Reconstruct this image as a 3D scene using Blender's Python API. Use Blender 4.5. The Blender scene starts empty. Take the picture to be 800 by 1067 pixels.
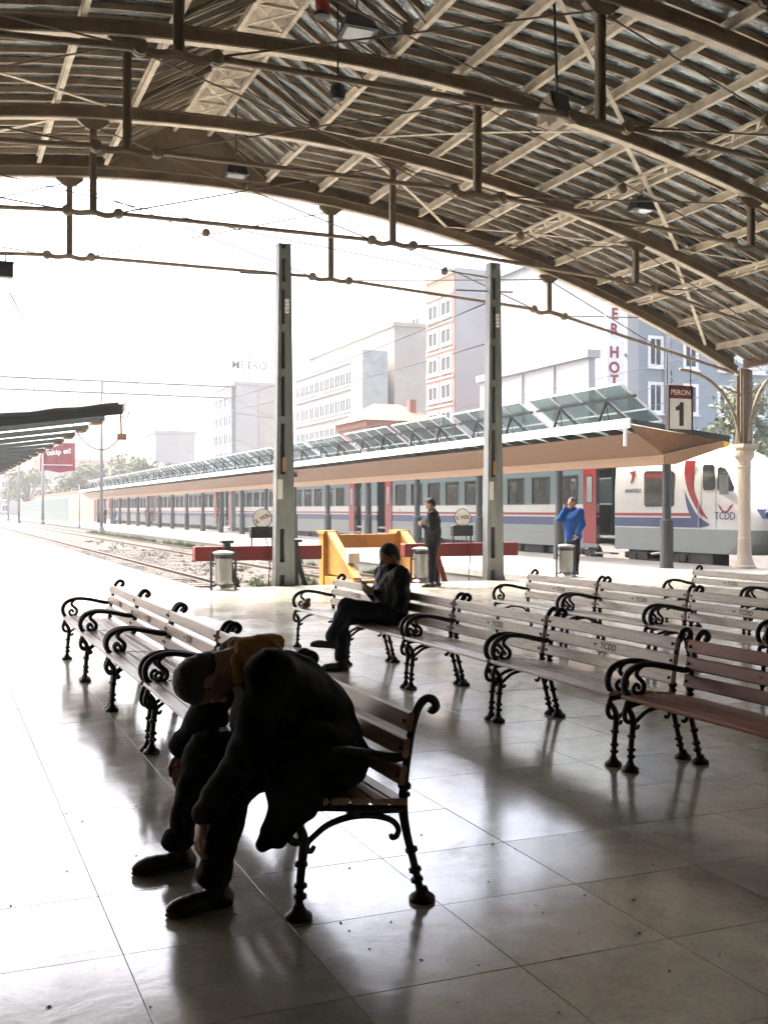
import bpy, math, random
import numpy as np
from mathutils import Vector, Matrix
random.seed(7); np.random.seed(7)
SC = bpy.context.scene
COL = SC.collection
# ------------------------------------------------------------------ camera
F = 1126.0; UC = 400.0; VH = 531.0; CAMZ = 1.54
TH = math.atan(470.0 / F); CS, SN = math.cos(TH), math.sin(TH)
cam = bpy.data.cameras.new("camera"); camo = bpy.data.objects.new("camera", cam); COL.objects.link(camo)
camo.location = (0, 0, CAMZ); camo.rotation_euler = (math.radians(90), 0, -TH)
cam.sensor_fit = 'VERTICAL'; cam.sensor_height = 36.0; cam.lens = 36.0 * F / 1067.0
cam.shift_y = -(533.5 - VH) / 1067.0
cam.clip_start = 0.05; cam.clip_end = 3000
SC.camera = camo
# ------------------------------------------------------------------ sky, sun, exposure
HAZE = 0.0006
SUN_EL, SUN_AZ = 58.0, -24.0          # azimuth from +Y (down the platform), negative to the left
w = bpy.data.worlds.new("World"); SC.world = w; w.use_nodes = True
nt = w.node_tree; nt.nodes.clear()
sky = nt.nodes.new('ShaderNodeTexSky'); sky.sky_type = 'NISHITA'; sky.sun_disc = False
sky.sun_elevation = math.radians(SUN_EL); sky.sun_rotation = math.radians(SUN_AZ)
sky.air_density = 0.8; sky.dust_density = 9.0; sky.ozone_density = 0.9; sky.altitude = 50
bg = nt.nodes.new('ShaderNodeBackground'); bg.inputs['Strength'].default_value = 0.15
wo = nt.nodes.new('ShaderNodeOutputWorld')
nt.links.new(sky.outputs[0], bg.inputs[0]); nt.links.new(bg.outputs[0], wo.inputs[0])
sl = bpy.data.lights.new("sun", 'SUN'); sl.energy = 0.55; sl.angle = math.radians(10); sl.color = (1.0, 0.95, 0.88)
so = bpy.data.objects.new("sun", sl); COL.objects.link(so)
az = math.radians(SUN_AZ); el = math.radians(SUN_EL)
sdir = Vector((math.sin(az) * math.cos(el), math.cos(az) * math.cos(el), math.sin(el)))
so.rotation_euler = sdir.to_track_quat('Z', 'Y').to_euler(); so.location = sdir * 80
SC.view_settings.view_transform = 'Standard'; SC.view_settings.look = 'None'
SC.view_settings.exposure = 2.68; SC.view_settings.gamma = 1.0
SC.cycles.max_bounces = 8; SC.cycles.diffuse_bounces = 4; SC.cycles.glossy_bounces = 4
SC.cycles.transmission_bounces = 6; SC.cycles.transparent_max_bounces = 12; SC.cycles.volume_bounces = 1
SC.cycles.use_denoising = True; SC.cycles.sample_clamp_indirect = 8.0
SC.cycles.caustics_reflective = False; SC.cycles.caustics_refractive = False

# ------------------------------------------------------------------ helpers
def ray(u, v):
    a = (u - UC) / F
    return Vector((SN + CS * a, CS - SN * a, (VH - v) / F))
def on_z(u, v, z=0.0):
    r = ray(u, v); return Vector((0, 0, CAMZ)) + r * ((z - CAMZ) / r.z)
def on_y(u, v, y):
    r = ray(u, v); return Vector((0, 0, CAMZ)) + r * (y / r.y)
def on_x(u, v, x):
    r = ray(u, v); return Vector((0, 0, CAMZ)) + r * (x / r.x)

def mat(name, col, rough=0.6, metal=0.0, var=0.12, scale=4.0, bump=0.0, bscale=40.0, dirt=None, dirt_amt=0.0, spec=0.5, obj_var=0.0, stretch=None, coat=0.0, rvar=0.1):
    m = bpy.data.materials.new(name); m.use_nodes = True
    nt = m.node_tree; N = nt.nodes; L = nt.links
    b = N['Principled BSDF']; b.inputs['Roughness'].default_value = rough; b.inputs['Metallic'].default_value = metal
    b.inputs['Specular IOR Level'].default_value = spec
    if coat: b.inputs['Coat Weight'].default_value = coat; b.inputs['Coat Roughness'].default_value = 0.08
    tc = N.new('ShaderNodeTexCoord'); src = tc.outputs['Object']
    if stretch:
        mp = N.new('ShaderNodeMapping'); mp.inputs['Scale'].default_value = stretch
        L.new(src, mp.inputs[0]); src = mp.outputs[0]
    if obj_var:
        oi = N.new('ShaderNodeObjectInfo'); ad = N.new('ShaderNodeVectorMath'); ad.operation = 'ADD'
        sc_ = N.new('ShaderNodeVectorMath'); sc_.operation = 'SCALE'; sc_.inputs[3].default_value = 37.0
        cx = N.new('ShaderNodeCombineXYZ')
        for i in range(3): L.new(oi.outputs['Random'], cx.inputs[i])
        L.new(cx.outputs[0], sc_.inputs[0]); L.new(src, ad.inputs[0]); L.new(sc_.outputs[0], ad.inputs[1]); src = ad.outputs[0]
    n1 = N.new('ShaderNodeTexNoise'); n1.inputs['Scale'].default_value = scale; n1.inputs['Detail'].default_value = 6.0
    n1.inputs['Roughness'].default_value = 0.65
    L.new(src, n1.inputs['Vector'])
    mr = N.new('ShaderNodeMapRange'); mr.inputs[1].default_value = 0.3; mr.inputs[2].default_value = 0.7
    mr.inputs[3].default_value = 1.0 - var; mr.inputs[4].default_value = 1.0 + var
    L.new(n1.outputs[0], mr.inputs[0])
    hsv = N.new('ShaderNodeHueSaturation'); hsv.inputs['Color'].default_value = (*col, 1)
    if obj_var:
        mr2 = N.new('ShaderNodeMapRange'); mr2.inputs[3].default_value = 1 - obj_var; mr2.inputs[4].default_value = 1 + obj_var
        L.new(oi.outputs['Random'], mr2.inputs[0])
        mm = N.new('ShaderNodeMath'); mm.operation = 'MULTIPLY'
        L.new(mr.outputs[0], mm.inputs[0]); L.new(mr2.outputs[0], mm.inputs[1]); L.new(mm.outputs[0], hsv.inputs['Value'])
    else:
        L.new(mr.outputs[0], hsv.inputs['Value'])
    out = hsv.outputs[0]
    if dirt:
        n2 = N.new('ShaderNodeTexNoise'); n2.inputs['Scale'].default_value = scale * 0.45; n2.inputs['Detail'].default_value = 8.0
        n2.inputs['Roughness'].default_value = 0.7
        L.new(src, n2.inputs['Vector'])
        r2 = N.new('ShaderNodeMapRange'); r2.inputs[1].default_value = 0.48; r2.inputs[2].default_value = 0.72
        r2.inputs[3].default_value = 0.0; r2.inputs[4].default_value = dirt_amt; L.new(n2.outputs[0], r2.inputs[0])
        mx = N.new('ShaderNodeMix'); mx.data_type = 'RGBA'; mx.inputs['B'].default_value = (*dirt, 1)
        L.new(r2.outputs[0], mx.inputs['Factor']); L.new(out, mx.inputs['A']); out = mx.outputs['Result']
    L.new(out, b.inputs['Base Color'])
    rr = N.new('ShaderNodeMapRange'); rr.inputs[1].default_value = 0.3; rr.inputs[2].default_value = 0.7
    rr.inputs[3].default_value = max(0.02, rough * (1 - rvar * 2)); rr.inputs[4].default_value = min(1, rough * (1 + rvar * 2))
    L.new(n1.outputs[0], rr.inputs[0]); L.new(rr.outputs[0], b.inputs['Roughness'])
    if bump:
        n3 = N.new('ShaderNodeTexNoise'); n3.inputs['Scale'].default_value = bscale; n3.inputs['Detail'].default_value = 5.0
        L.new(src, n3.inputs['Vector'])
        bp = N.new('ShaderNodeBump'); bp.inputs['Strength'].default_value = bump; bp.inputs['Distance'].default_value = 0.02
        L.new(n3.outputs[0], bp.inputs['Height']); L.new(bp.outputs[0], b.inputs['Normal'])
    return m

class MB:
    """collects geometry of one part"""
    def __init__(s): s.v = []; s.f = []
    def add(s, vs, fs):
        o = len(s.v); s.v.extend([tuple(p) for p in vs]); s.f.extend([tuple(i + o for i in f) for f in fs]); return s
    def box(s, x0, x1, y0, y1, z0, z1):
        return s.add([(x0,y0,z0),(x1,y0,z0),(x1,y1,z0),(x0,y1,z0),(x0,y0,z1),(x1,y0,z1),(x1,y1,z1),(x0,y1,z1)],
            [(0,3,2,1),(4,5,6,7),(0,1,5,4),(1,2,6,5),(2,3,7,6),(3,0,4,7)])
    def beam(s, p, q, w_, h_, up=(0,0,1)):
        p = Vector(p); q = Vector(q); t = (q - p).normalized(); up = Vector(up)
        sd = t.cross(up)
        if sd.length < 1e-4: sd = t.cross(Vector((1,0,0)))
        sd.normalize(); un = sd.cross(t).normalized()
        vs = []
        for c in (p, q):
            for a, b in ((-1,-1),(1,-1),(1,1),(-1,1)): vs.append(c + sd*(a*w_/2) + un*(b*h_/2))
        return s.add(vs, [(0,1,2,3),(7,6,5,4),(0,4,5,1),(1,5,6,2),(2,6,7,3),(3,7,4,0)])
    def tube(s, pts, rad, n=8, caps=True, flat=1.0):
        pts = [Vector(p) for p in pts]; m = len(pts)
        if not hasattr(rad, '__len__'): rad = [rad] * m
        t0 = (pts[1] - pts[0]).normalized()
        ref = Vector((0,1,0)) if abs(t0.y) < 0.9 else Vector((0,0,1))
        vs = []
        prev = None
        for i in range(m):
            t = (pts[min(i+1, m-1)] - pts[max(i-1, 0)])
            t = t.normalized() if t.length > 1e-9 else t0
            if prev is None:
                a = t.cross(ref).normalized()
            else:
                a = (prev - t * prev.dot(t))
                a = a.normalized() if a.length > 1e-6 else t.cross(ref).normalized()
            prev = a; b = t.cross(a)
            for k in range(n):
                an = 2*math.pi*k/n
                vs.append(pts[i] + a*(math.cos(an)*rad[i]) + b*(math.sin(an)*rad[i]*flat))
        fs = [(i*n+k, i*n+(k+1)%n, (i+1)*n+(k+1)%n, (i+1)*n+k) for i in range(m-1) for k in range(n)]
        if caps: fs += [tuple(range(n-1,-1,-1)), tuple((m-1)*n+k for k in range(n))]
        return s.add(vs, fs)
    def lathe(s, prof, c=(0,0,0), n=20, axis='z'):
        vs = []; m = len(prof)
        for r, h in prof:
            for k in range(n):
                a = 2*math.pi*k/n
                if axis == 'z': p = (c[0]+r*math.cos(a), c[1]+r*math.sin(a), c[2]+h)
                elif axis == 'y': p = (c[0]+r*math.cos(a), c[1]+h, c[2]+r*math.sin(a))
                else: p = (c[0]+h, c[1]+r*math.cos(a), c[2]+r*math.sin(a))
                vs.append(p)
        fs = [(i*n+k, i*n+(k+1)%n, (i+1)*n+(k+1)%n, (i+1)*n+k) for i in range(m-1) for k in range(n)]
        fs += [tuple(range(n-1,-1,-1)), tuple((m-1)*n+k for k in range(n))]
        return s.add(vs, fs)
    def prism(s, poly, d0, d1, axis='y'):
        """poly of 2D points extruded along axis: y -> (x,z), x -> (y,z), z -> (x,y)"""
        n = len(poly); vs = []
        for d in (d0, d1):
            for a, b in poly:
                vs.append((a, d, b) if axis == 'y' else ((d, a, b) if axis == 'x' else (a, b, d)))
        fs = [(i, (i+1)%n, (i+1)%n+n, i+n) for i in range(n)] + [tuple(range(n-1,-1,-1)), tuple(range(n, 2*n))]
        return s.add(vs, fs)
    def build(s, name, m, parent=None, smooth=False, shift=None):
        me = bpy.data.meshes.new(name); me.from_pydata(s.v, [], s.f)
        if smooth:
            me.polygons.foreach_set('use_smooth', [True]*len(me.polygons))
        import bmesh
        bm = bmesh.new(); bm.from_mesh(me); bmesh.ops.recalc_face_normals(bm, faces=bm.faces); bm.to_mesh(me); bm.free()
        me.materials.append(m)
        return link(name, me, parent)
def link(name, me, parent=None):
    o = bpy.data.objects.new(name, me); COL.objects.link(o)
    if parent is not None:
        o.parent = parent
        if parent.parent is None: o.matrix_parent_inverse = Matrix.Translation(-parent.location)   # parts are modelled in world space
    return o
def tag(o, label=None, cat=None, group=None, kind=None):
    if label: o['label'] = label
    if cat: o['category'] = cat
    if group: o['group'] = group
    if kind: o['kind'] = kind
    return o
def thing(name, label, cat, loc=(0,0,0), group=None):
    o = bpy.data.objects.new(name, None); COL.objects.link(o); o.location = loc; o.empty_display_size = 0.1
    return tag(o, label, cat, group)
KIDS = {}
def copy_tree(o, parent=None):
    c = o.copy(); COL.objects.link(c); c.parent = parent
    if parent is not None: c.matrix_parent_inverse = o.matrix_parent_inverse
    for ch in o.children: copy_tree(ch, c)
    return c
def smooth_pts(pts, k=4):
    """Catmull-Rom through the points"""
    P = [np.array(p, float) for p in pts]; out = []
    for i in range(len(P)-1):
        p0 = P[max(i-1,0)]; p1 = P[i]; p2 = P[i+1]; p3 = P[min(i+2,len(P)-1)]
        for j in range(k):
            t = j/k
            out.append(0.5*((2*p1)+(-p0+p2)*t+(2*p0-5*p1+4*p2-p3)*t*t+(-p0+3*p1-3*p2+p3)*t**3))
    out.append(P[-1]); return out
def text_mesh(txt, size, extr=0.002, bold=0.0, shear=0.0, spacing=1.0):
    c = bpy.data.curves.new("lettering", 'FONT'); c.body = txt; c.size = size; c.extrude = extr
    c.align_x = 'CENTER'; c.align_y = 'CENTER'; c.offset = bold; c.shear = shear; c.space_character = spacing; c.resolution_u = 3
    o = bpy.data.objects.new("lettering", c); COL.objects.link(o)
    dg = bpy.context.evaluated_depsgraph_get()
    me = bpy.data.meshes.new_from_object(o.evaluated_get(dg)); me.name = "lettering"
    bpy.data.objects.remove(o); bpy.data.curves.remove(c)
    return me
def put_text(txt, size, m, loc, facing='-y', parent=None, extr=0.002, bold=0.0, roll=0.0, shear=0.0, spacing=1.0, sx=1.0):
    me = text_mesh(txt, size, extr, bold, shear, spacing)
    R = {'-y': Matrix.Rotation(math.pi/2, 4, 'X'), '-x': Matrix.Rotation(-math.pi/2, 4, 'Z') @ Matrix.Rotation(math.pi/2, 4, 'X')}[facing]
    me.transform(Matrix.Translation(Vector(loc)) @ R @ Matrix.Rotation(roll, 4, 'Z') @ Matrix.Diagonal((sx, 1, 1, 1)))
    me.materials.clear(); me.materials.append(m)
    return link("lettering", me, parent)
# ------------------------------------------------------------------ materials
M = {}
M['iron'] = mat('cast_iron', (0.009, 0.009, 0.010), 0.42, 0.0, 0.3, 12, 0.15, 90, spec=0.5)
M['wood_tan'] = mat('varnished_tan_wood', (0.50, 0.335, 0.235), 0.36, 0, 0.25, 5, 0.12, 60, (0.10, 0.06, 0.04), 0.5, obj_var=0.12, stretch=(6, 0.6, 6))
M['wood_pale'] = mat('weathered_pale_wood', (0.60, 0.53, 0.445), 0.30, 0, 0.22, 5, 0.12, 60, (0.18, 0.12, 0.09), 0.5, obj_var=0.1, stretch=(6, 0.6, 6))
M['wood_brown'] = mat('red_brown_wood', (0.27, 0.082, 0.034), 0.46, 0, 0.3, 5, 0.15, 60, (0.04, 0.018, 0.012), 0.6, obj_var=0.12, stretch=(6, 0.6, 6))
M['ink'] = mat('black_letter_paint', (0.03, 0.025, 0.022), 0.6, 0, 0.2, 60)
M['steel_brown'] = mat('brown_painted_steel', (0.21, 0.16, 0.11), 0.5, 0, 0.25, 3, 0.1, 50, (0.05, 0.032, 0.02), 0.6, obj_var=0.1)
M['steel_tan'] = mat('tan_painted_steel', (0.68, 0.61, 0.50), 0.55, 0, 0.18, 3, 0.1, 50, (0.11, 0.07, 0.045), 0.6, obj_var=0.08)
M['timber'] = mat('roof_batten_timber', (0.46, 0.375, 0.275), 0.6, 0, 0.2, 4, 0.1, 60, (0.10, 0.065, 0.04), 0.5, obj_var=0.15)
M['sheet'] = mat('corrugated_roof_sheet', (0.42, 0.48, 0.50), 0.30, 0.75, 0.6, 1.6, 0.9, 5.0, (0.05, 0.055, 0.055), 0.85, stretch=(0.8, 4.0, 1.0), rvar=0.3)
M['steel_mid'] = mat('sky_paled_tie_steel', (0.25, 0.20, 0.145), 0.5, 0, 0.2, 3, 0.1, 50, (0.1, 0.065, 0.04), 0.5)  # tie steel made lighter in colour, standing in for sky glow
M['cream_iron'] = mat('cream_painted_column', (0.50, 0.43, 0.34), 0.5, 0, 0.1, 4, 0.05, 60, (0.3, 0.2, 0.13), 0.35)
M['mast'] = mat('grey_green_mast_paint', (0.20, 0.22, 0.22), 0.55, 0, 0.2, 2.5, 0.1, 60, (0.05, 0.05, 0.045), 0.5, stretch=(3, 3, 0.7))
M['mast_dark'] = mat('dark_mast_steel', (0.035, 0.038, 0.038), 0.6, 0, 0.25, 3, 0.1, 60)
M['red'] = mat('red_buffer_paint', (0.20, 0.012, 0.012), 0.5, 0, 0.2, 2, 0.1, 40, (0.12, 0.02, 0.02), 0.5)
M['yellow'] = mat('yellow_buffer_paint', (0.52, 0.27, 0.05), 0.55, 0, 0.15, 2, 0.15, 40, (0.22, 0.12, 0.06), 0.75)
M['black_steel'] = mat('black_steel', (0.02, 0.021, 0.023), 0.5, 0, 0.3, 6, 0.1, 60)
M['stainless'] = mat('dull_stainless_steel', (0.33, 0.33, 0.32), 0.35, 0.85, 0.15, 5, 0.05, 80, stretch=(5, 5, 0.6))
M['white_paint'] = mat('white_paint', (0.78, 0.77, 0.74), 0.5, 0, 0.06, 3, 0.0, 40, (0.5, 0.46, 0.4), 0.35)
M['canopy_white'] = mat('canopy_white_fascia', (0.72, 0.73, 0.72), 0.5, 0, 0.06, 2, 0.0, 40, (0.42, 0.42, 0.4), 0.4)
M['canopy_dark'] = mat('canopy_dark_rafter', (0.016, 0.021, 0.022), 0.6, 0, 0.2, 2, 0.05, 40)
M['soffit'] = mat('orange_brown_timber_soffit', (0.17, 0.088, 0.042), 0.55, 0, 0.2, 1.2, 0.1, 30, (0.14, 0.075, 0.04), 0.45, stretch=(8, 0.5, 8))
M['soffit_pale'] = mat('pale_timber_beam', (0.33, 0.20, 0.11), 0.55, 0, 0.18, 1.2, 0.1, 30, (0.28, 0.16, 0.09), 0.45, stretch=(8, 0.5, 8))
M['pillar'] = mat('dark_grey_pillar', (0.045, 0.052, 0.055), 0.5, 0, 0.2, 3, 0.05, 50)
M['sign_yellow'] = mat('yellow_end_cap', (0.75, 0.52, 0.03), 0.5, 0, 0.05)
M['rail'] = mat('rusty_rail', (0.10, 0.07, 0.05), 0.45, 0.5, 0.3, 4, 0.1, 50)
M['sleeper'] = mat('grey_sleeper', (0.17, 0.15, 0.13), 0.85, 0, 0.2, 3, 0.3, 40, obj_var=0.2)
M['concrete'] = mat('platform_wall_concrete', (0.24, 0.245, 0.23), 0.8, 0, 0.2, 1.5, 0.2, 30, (0.2, 0.2, 0.17), 0.6, obj_var=0.1)
M['kerb'] = mat('pale_kerb_stone', (0.36, 0.35, 0.32), 0.6, 0, 0.15, 2, 0.1, 40)
M['grass'] = mat('weeds', (0.075, 0.115, 0.025), 0.8, 0, 0.45, 2)
M['glass_dark'] = mat('lamp_glass', (0.30, 0.34, 0.35), 0.08, 0, 0.05)
M['skin'] = mat('skin', (0.36, 0.20, 0.135), 0.55, 0, 0.12, 20, 0.1, 200)
M['hair'] = mat('dark_hair', (0.018, 0.014, 0.012), 0.6, 0, 0.3, 60, 0.5, 220)

def glass(name, col, refl=0.5, rough=0.05, clear=0.6):
    """thin pane: part transparent, part glossy"""
    m = bpy.data.materials.new(name); m.use_nodes = True; nt = m.node_tree; N = nt.nodes; L = nt.links
    N.clear(); o = N.new('ShaderNodeOutputMaterial'); t = N.new('ShaderNodeBsdfTransparent'); t.inputs[0].default_value = (*col, 1)
    p = N.new('ShaderNodeBsdfPrincipled'); p.inputs['Base Color'].default_value = (col[0]*0.35, col[1]*0.35, col[2]*0.35, 1)
    p.inputs['Roughness'].default_value = rough; p.inputs['Specular IOR Level'].default_value = refl
    mx = N.new('ShaderNodeMixShader'); ns = N.new('ShaderNodeTexNoise'); ns.inputs['Scale'].default_value = 1.5
    mr = N.new('ShaderNodeMapRange'); mr.inputs[3].default_value = 1 - clear - 0.08; mr.inputs[4].default_value = 1 - clear + 0.08
    L.new(ns.outputs[0], mr.inputs[0]); L.new(mr.outputs[0], mx.inputs[0]); L.new(t.outputs[0], mx.inputs[1]); L.new(p.outputs[0], mx.inputs[2]); L.new(mx.outputs[0], o.inputs[0])
    return m
M['train_glass'] = glass('train_window_glass', (0.55, 0.60, 0.60), 0.5, 0.04, 0.78)
M['roof_glass'] = glass('greenish_roof_glass', (0.62, 0.72, 0.73), 0.4, 0.12, 0.55)

def floor_mat(name, base, rough):
    m = bpy.data.materials.new(name); m.use_nodes = True; nt = m.node_tree; N = nt.nodes; L = nt.links
    b = N['Principled BSDF']; tc = N.new('ShaderNodeNewGeometry')
    oi = N.new('ShaderNodeObjectInfo')
    rnd = N.new('ShaderNodeMath'); rnd.operation = 'ADD'; L.new(oi.outputs['Random'], rnd.inputs[0]); L.new(tc.outputs['Random Per Island'], rnd.inputs[1])
    fr = N.new('ShaderNodeMath'); fr.operation = 'FRACT'; L.new(rnd.outputs[0], fr.inputs[0])
    cx = N.new('ShaderNodeCombineXYZ'); L.new(fr.outputs[0], cx.inputs[2])
    sc_ = N.new('ShaderNodeVectorMath'); sc_.operation = 'SCALE'; sc_.inputs[3].default_value = 23.0; L.new(cx.outputs[0], sc_.inputs[0])
    ad = N.new('ShaderNodeVectorMath'); ad.operation = 'ADD'; L.new(tc.outputs['Position'], ad.inputs[0]); L.new(sc_.outputs[0], ad.inputs[1])
    n1 = N.new('ShaderNodeTexNoise'); n1.inputs['Scale'].default_value = 3.2; n1.inputs['Detail'].default_value = 9; n1.inputs['Roughness'].default_value = 0.68; n1.inputs['Distortion'].default_value = 0.6
    L.new(ad.outputs[0], n1.inputs['Vector'])
    n2 = N.new('ShaderNodeTexNoise'); n2.inputs['Scale'].default_value = 45; n2.inputs['Detail'].default_value = 4; L.new(tc.outputs['Position'], n2.inputs['Vector'])
    n4 = N.new('ShaderNodeTexNoise'); n4.inputs['Scale'].default_value = 0.45; n4.inputs['Detail'].default_value = 7; n4.inputs['Roughness'].default_value = 0.6; L.new(tc.outputs['Position'], n4.inputs['Vector'])
    cr = N.new('ShaderNodeValToRGB'); cr.color_ramp.elements[0].position = 0.32; cr.color_ramp.elements[1].position = 0.68
    cr.color_ramp.elements[0].color = (base[0]*0.72, base[1]*0.70, base[2]*0.66, 1); cr.color_ramp.elements[1].color = (base[0]*1.12, base[1]*1.12, base[2]*1.12, 1)
    L.new(n1.outputs[0], cr.inputs[0])
    mr = N.new('ShaderNodeMapRange'); mr.inputs[3].default_value = 0.88; mr.inputs[4].default_value = 1.1; L.new(fr.outputs[0], mr.inputs[0])
    m2 = N.new('ShaderNodeMapRange'); m2.inputs[1].default_value = 0.25; m2.inputs[2].default_value = 0.75; m2.inputs[3].default_value = 0.86; m2.inputs[4].default_value = 1.14; L.new(n2.outputs[0], m2.inputs[0])
    mu = N.new('ShaderNodeMath'); mu.operation = 'MULTIPLY'; L.new(mr.outputs[0], mu.inputs[0]); L.new(m2.outputs[0], mu.inputs[1])
    st = N.new('ShaderNodeTexNoise'); st.inputs['Scale'].default_value = 1.7; st.inputs['Detail'].default_value = 10; st.inputs['Roughness'].default_value = 0.75; st.inputs['Distortion'].default_value = 1.5; L.new(tc.outputs['Position'], st.inputs['Vector'])
    sr = N.new('ShaderNodeMapRange'); sr.inputs[1].default_value = 0.55; sr.inputs[2].default_value = 0.8; sr.inputs[3].default_value = 1.0; sr.inputs[4].default_value = 0.55; L.new(st.outputs[0], sr.inputs[0])
    mu2 = N.new('ShaderNodeMath'); mu2.operation = 'MULTIPLY'; L.new(mu.outputs[0], mu2.inputs[0]); L.new(sr.outputs[0], mu2.inputs[1])
    h = N.new('ShaderNodeHueSaturation'); L.new(cr.outputs[0], h.inputs['Color']); L.new(mu2.outputs[0], h.inputs['Value'])
    L.new(h.outputs[0], b.inputs['Base Color'])
    # worn polish: broad patches of differing gloss, fine scuffs
    rr = N.new('ShaderNodeMapRange'); rr.inputs[1].default_value = 0.3; rr.inputs[2].default_value = 0.7; rr.inputs[3].default_value = rough*0.82; rr.inputs[4].default_value = rough*1.2; L.new(n4.outputs[0], rr.inputs[0])
    r3 = N.new('ShaderNodeMapRange'); r3.inputs[3].default_value = -0.012; r3.inputs[4].default_value = 0.012; L.new(n2.outputs[0], r3.inputs[0])
    r4 = N.new('ShaderNodeMath'); r4.operation = 'ADD'; L.new(rr.outputs[0], r4.inputs[0]); L.new(r3.outputs[0], r4.inputs[1])
    r5 = N.new('ShaderNodeMapRange'); r5.inputs[3].default_value = -0.02; r5.inputs[4].default_value = 0.04; L.new(fr.outputs[0], r5.inputs[0])
    r6 = N.new('ShaderNodeMath'); r6.operation = 'ADD'; L.new(r4.outputs[0], r6.inputs[0]); L.new(r5.outputs[0], r6.inputs[1]); 
    r7 = N.new('ShaderNodeMapRange'); r7.inputs[1].default_value = 0.52; r7.inputs[2].default_value = 0.75; r7.inputs[3].default_value = 0.0; r7.inputs[4].default_value = 0.16; L.new(st.outputs[0], r7.inputs[0])
    r8 = N.new('ShaderNodeMath'); r8.operation = 'ADD'; L.new(r6.outputs[0], r8.inputs[0]); L.new(r7.outputs[0], r8.inputs[1]); L.new(r8.outputs[0], b.inputs['Roughness'])
    b.inputs['IOR'].default_value = 3.3
    bp = N.new('ShaderNodeBump'); bp.inputs['Strength'].default_value = 0.10; bp.inputs['Distance'].default_value = 0.01; L.new(n1.outputs[0], bp.inputs['Height']); L.new(bp.outputs[0], b.inputs['Normal'])
    return m
M['tile'] = floor_mat('polished_stone_tile', (0.66, 0.65, 0.56), 0.125)
M['grout'] = mat('dark_grout', (0.09, 0.085, 0.075), 0.9, 0, 0.1, 30)
def gravel_mat():
    m = bpy.data.materials.new('track_gravel'); m.use_nodes = True; nt = m.node_tree; N = nt.nodes; L = nt.links
    b = N['Principled BSDF']; b.inputs['Roughness'].default_value = 0.9; g = N.new('ShaderNodeNewGeometry')
    v = N.new('ShaderNodeTexVoronoi'); v.inputs['Scale'].default_value = 16; L.new(g.outputs['Position'], v.inputs['Vector'])
    n = N.new('ShaderNodeTexNoise'); n.inputs['Scale'].default_value = 0.7; n.inputs['Detail'].default_value = 6; L.new(g.outputs['Position'], n.inputs['Vector'])
    c = N.new('ShaderNodeValToRGB'); c.color_ramp.elements[0].color = (0.04, 0.034, 0.028, 1); c.color_ramp.elements[1].color = (0.15, 0.14, 0.125, 1)
    mx = N.new('ShaderNodeMix'); mx.data_type = 'FLOAT'; mx.inputs[0].default_value = 0.5
    sep = N.new('ShaderNodeSeparateColor'); L.new(v.outputs['Color'], sep.inputs[0]); L.new(sep.outputs[0], mx.inputs[2]); L.new(n.outputs[0], mx.inputs[3])
    L.new(mx.outputs[0], c.inputs[0]); L.new(c.outputs[0], b.inputs['Base Color'])
    bp = N.new('ShaderNodeBump'); bp.inputs['Strength'].default_value = 1.0; bp.inputs['Distance'].default_value = 0.05; L.new(v.outputs['Distance'], bp.inputs['Height']); L.new(bp.outputs[0], b.inputs['Normal'])
    return m
M['gravel'] = gravel_mat()
def paving_mat():
    m = bpy.data.materials.new('outdoor_platform_paving'); m.use_nodes = True; nt = m.node_tree; N = nt.nodes; L = nt.links
    b = N['Principled BSDF']; b.inputs['Roughness'].default_value = 0.45; g = N.new('ShaderNodeNewGeometry')
    br = N.new('ShaderNodeTexBrick'); br.offset = 0.0; br.inputs['Scale'].default_value = 1.0; br.inputs['Brick Width'].default_value = 0.61; br.inputs['Row Height'].default_value = 0.61
    br.inputs['Mortar Size'].default_value = 0.006; br.inputs['Color1'].default_value = (0.32, 0.315, 0.29, 1); br.inputs['Color2'].default_value = (0.37, 0.365, 0.34, 1); br.inputs['Mortar'].default_value = (0.14, 0.135, 0.12, 1)
    L.new(g.outputs['Position'], br.inputs['Vector'])
    n = N.new('ShaderNodeTexNoise'); n.inputs['Scale'].default_value = 0.9; n.inputs['Detail'].default_value = 8; L.new(g.outputs['Position'], n.inputs['Vector'])
    mr = N.new('ShaderNodeMapRange'); mr.inputs[1].default_value = 0.3; mr.inputs[2].default_value = 0.7; mr.inputs[3].default_value = 0.78; mr.inputs[4].default_value = 1.1; L.new(n.outputs[0], mr.inputs[0])
    h = N.new('ShaderNodeHueSaturation'); L.new(br.outputs[0], h.inputs['Color']); L.new(mr.outputs[0], h.inputs['Value']); L.new(h.outputs[0], b.inputs['Base Color'])
    return m
M['paving'] = paving_mat()
M['earth'] = mat('pale_street_ground', (0.20, 0.19, 0.175), 0.9, 0, 0.2, 0.3, 0.2, 8)

# ------------------------------------------------------------------ ground, platforms, pit
PX0, PX1, PY0 = 4.8, 12.7, 20.8      # track pit
ZB = -0.46                           # ballast level
EDGE = 20.0                          # platform edge at the train
TS = 0.61; TY0 = 0.14
TX_MIN, TX_MAX = -8, 32; TY_MIN, TY_MAX = -6, 33     # tile index ranges
g = MB(); g.add([(-300,-60,-1.2),(320,-60,-1.2),(320,480,-1.2),(-300,480,-1.2)], [(0,1,2,3)])
tag(g.build('ground', M['earth']), 'pale ground of the town beyond the station', None, None, 'structure')
g = MB(); g.box(-40, PX0, -12, PY0, -1.0, -0.0045); g.box(PX0, PX1, -12, PY0, -1.0, -0.0045); g.box(PX1, EDGE, -12, PY0, -1.0, -0.0045); g.box(EDGE, 40, -12, 16.0, -1.0, -0.0045)
floor = tag(g.build('floor', M['grout']), 'polished beige stone tile floor of the concourse', None, None, 'structure')
tile = MB(); tg = 0.0018
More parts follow.
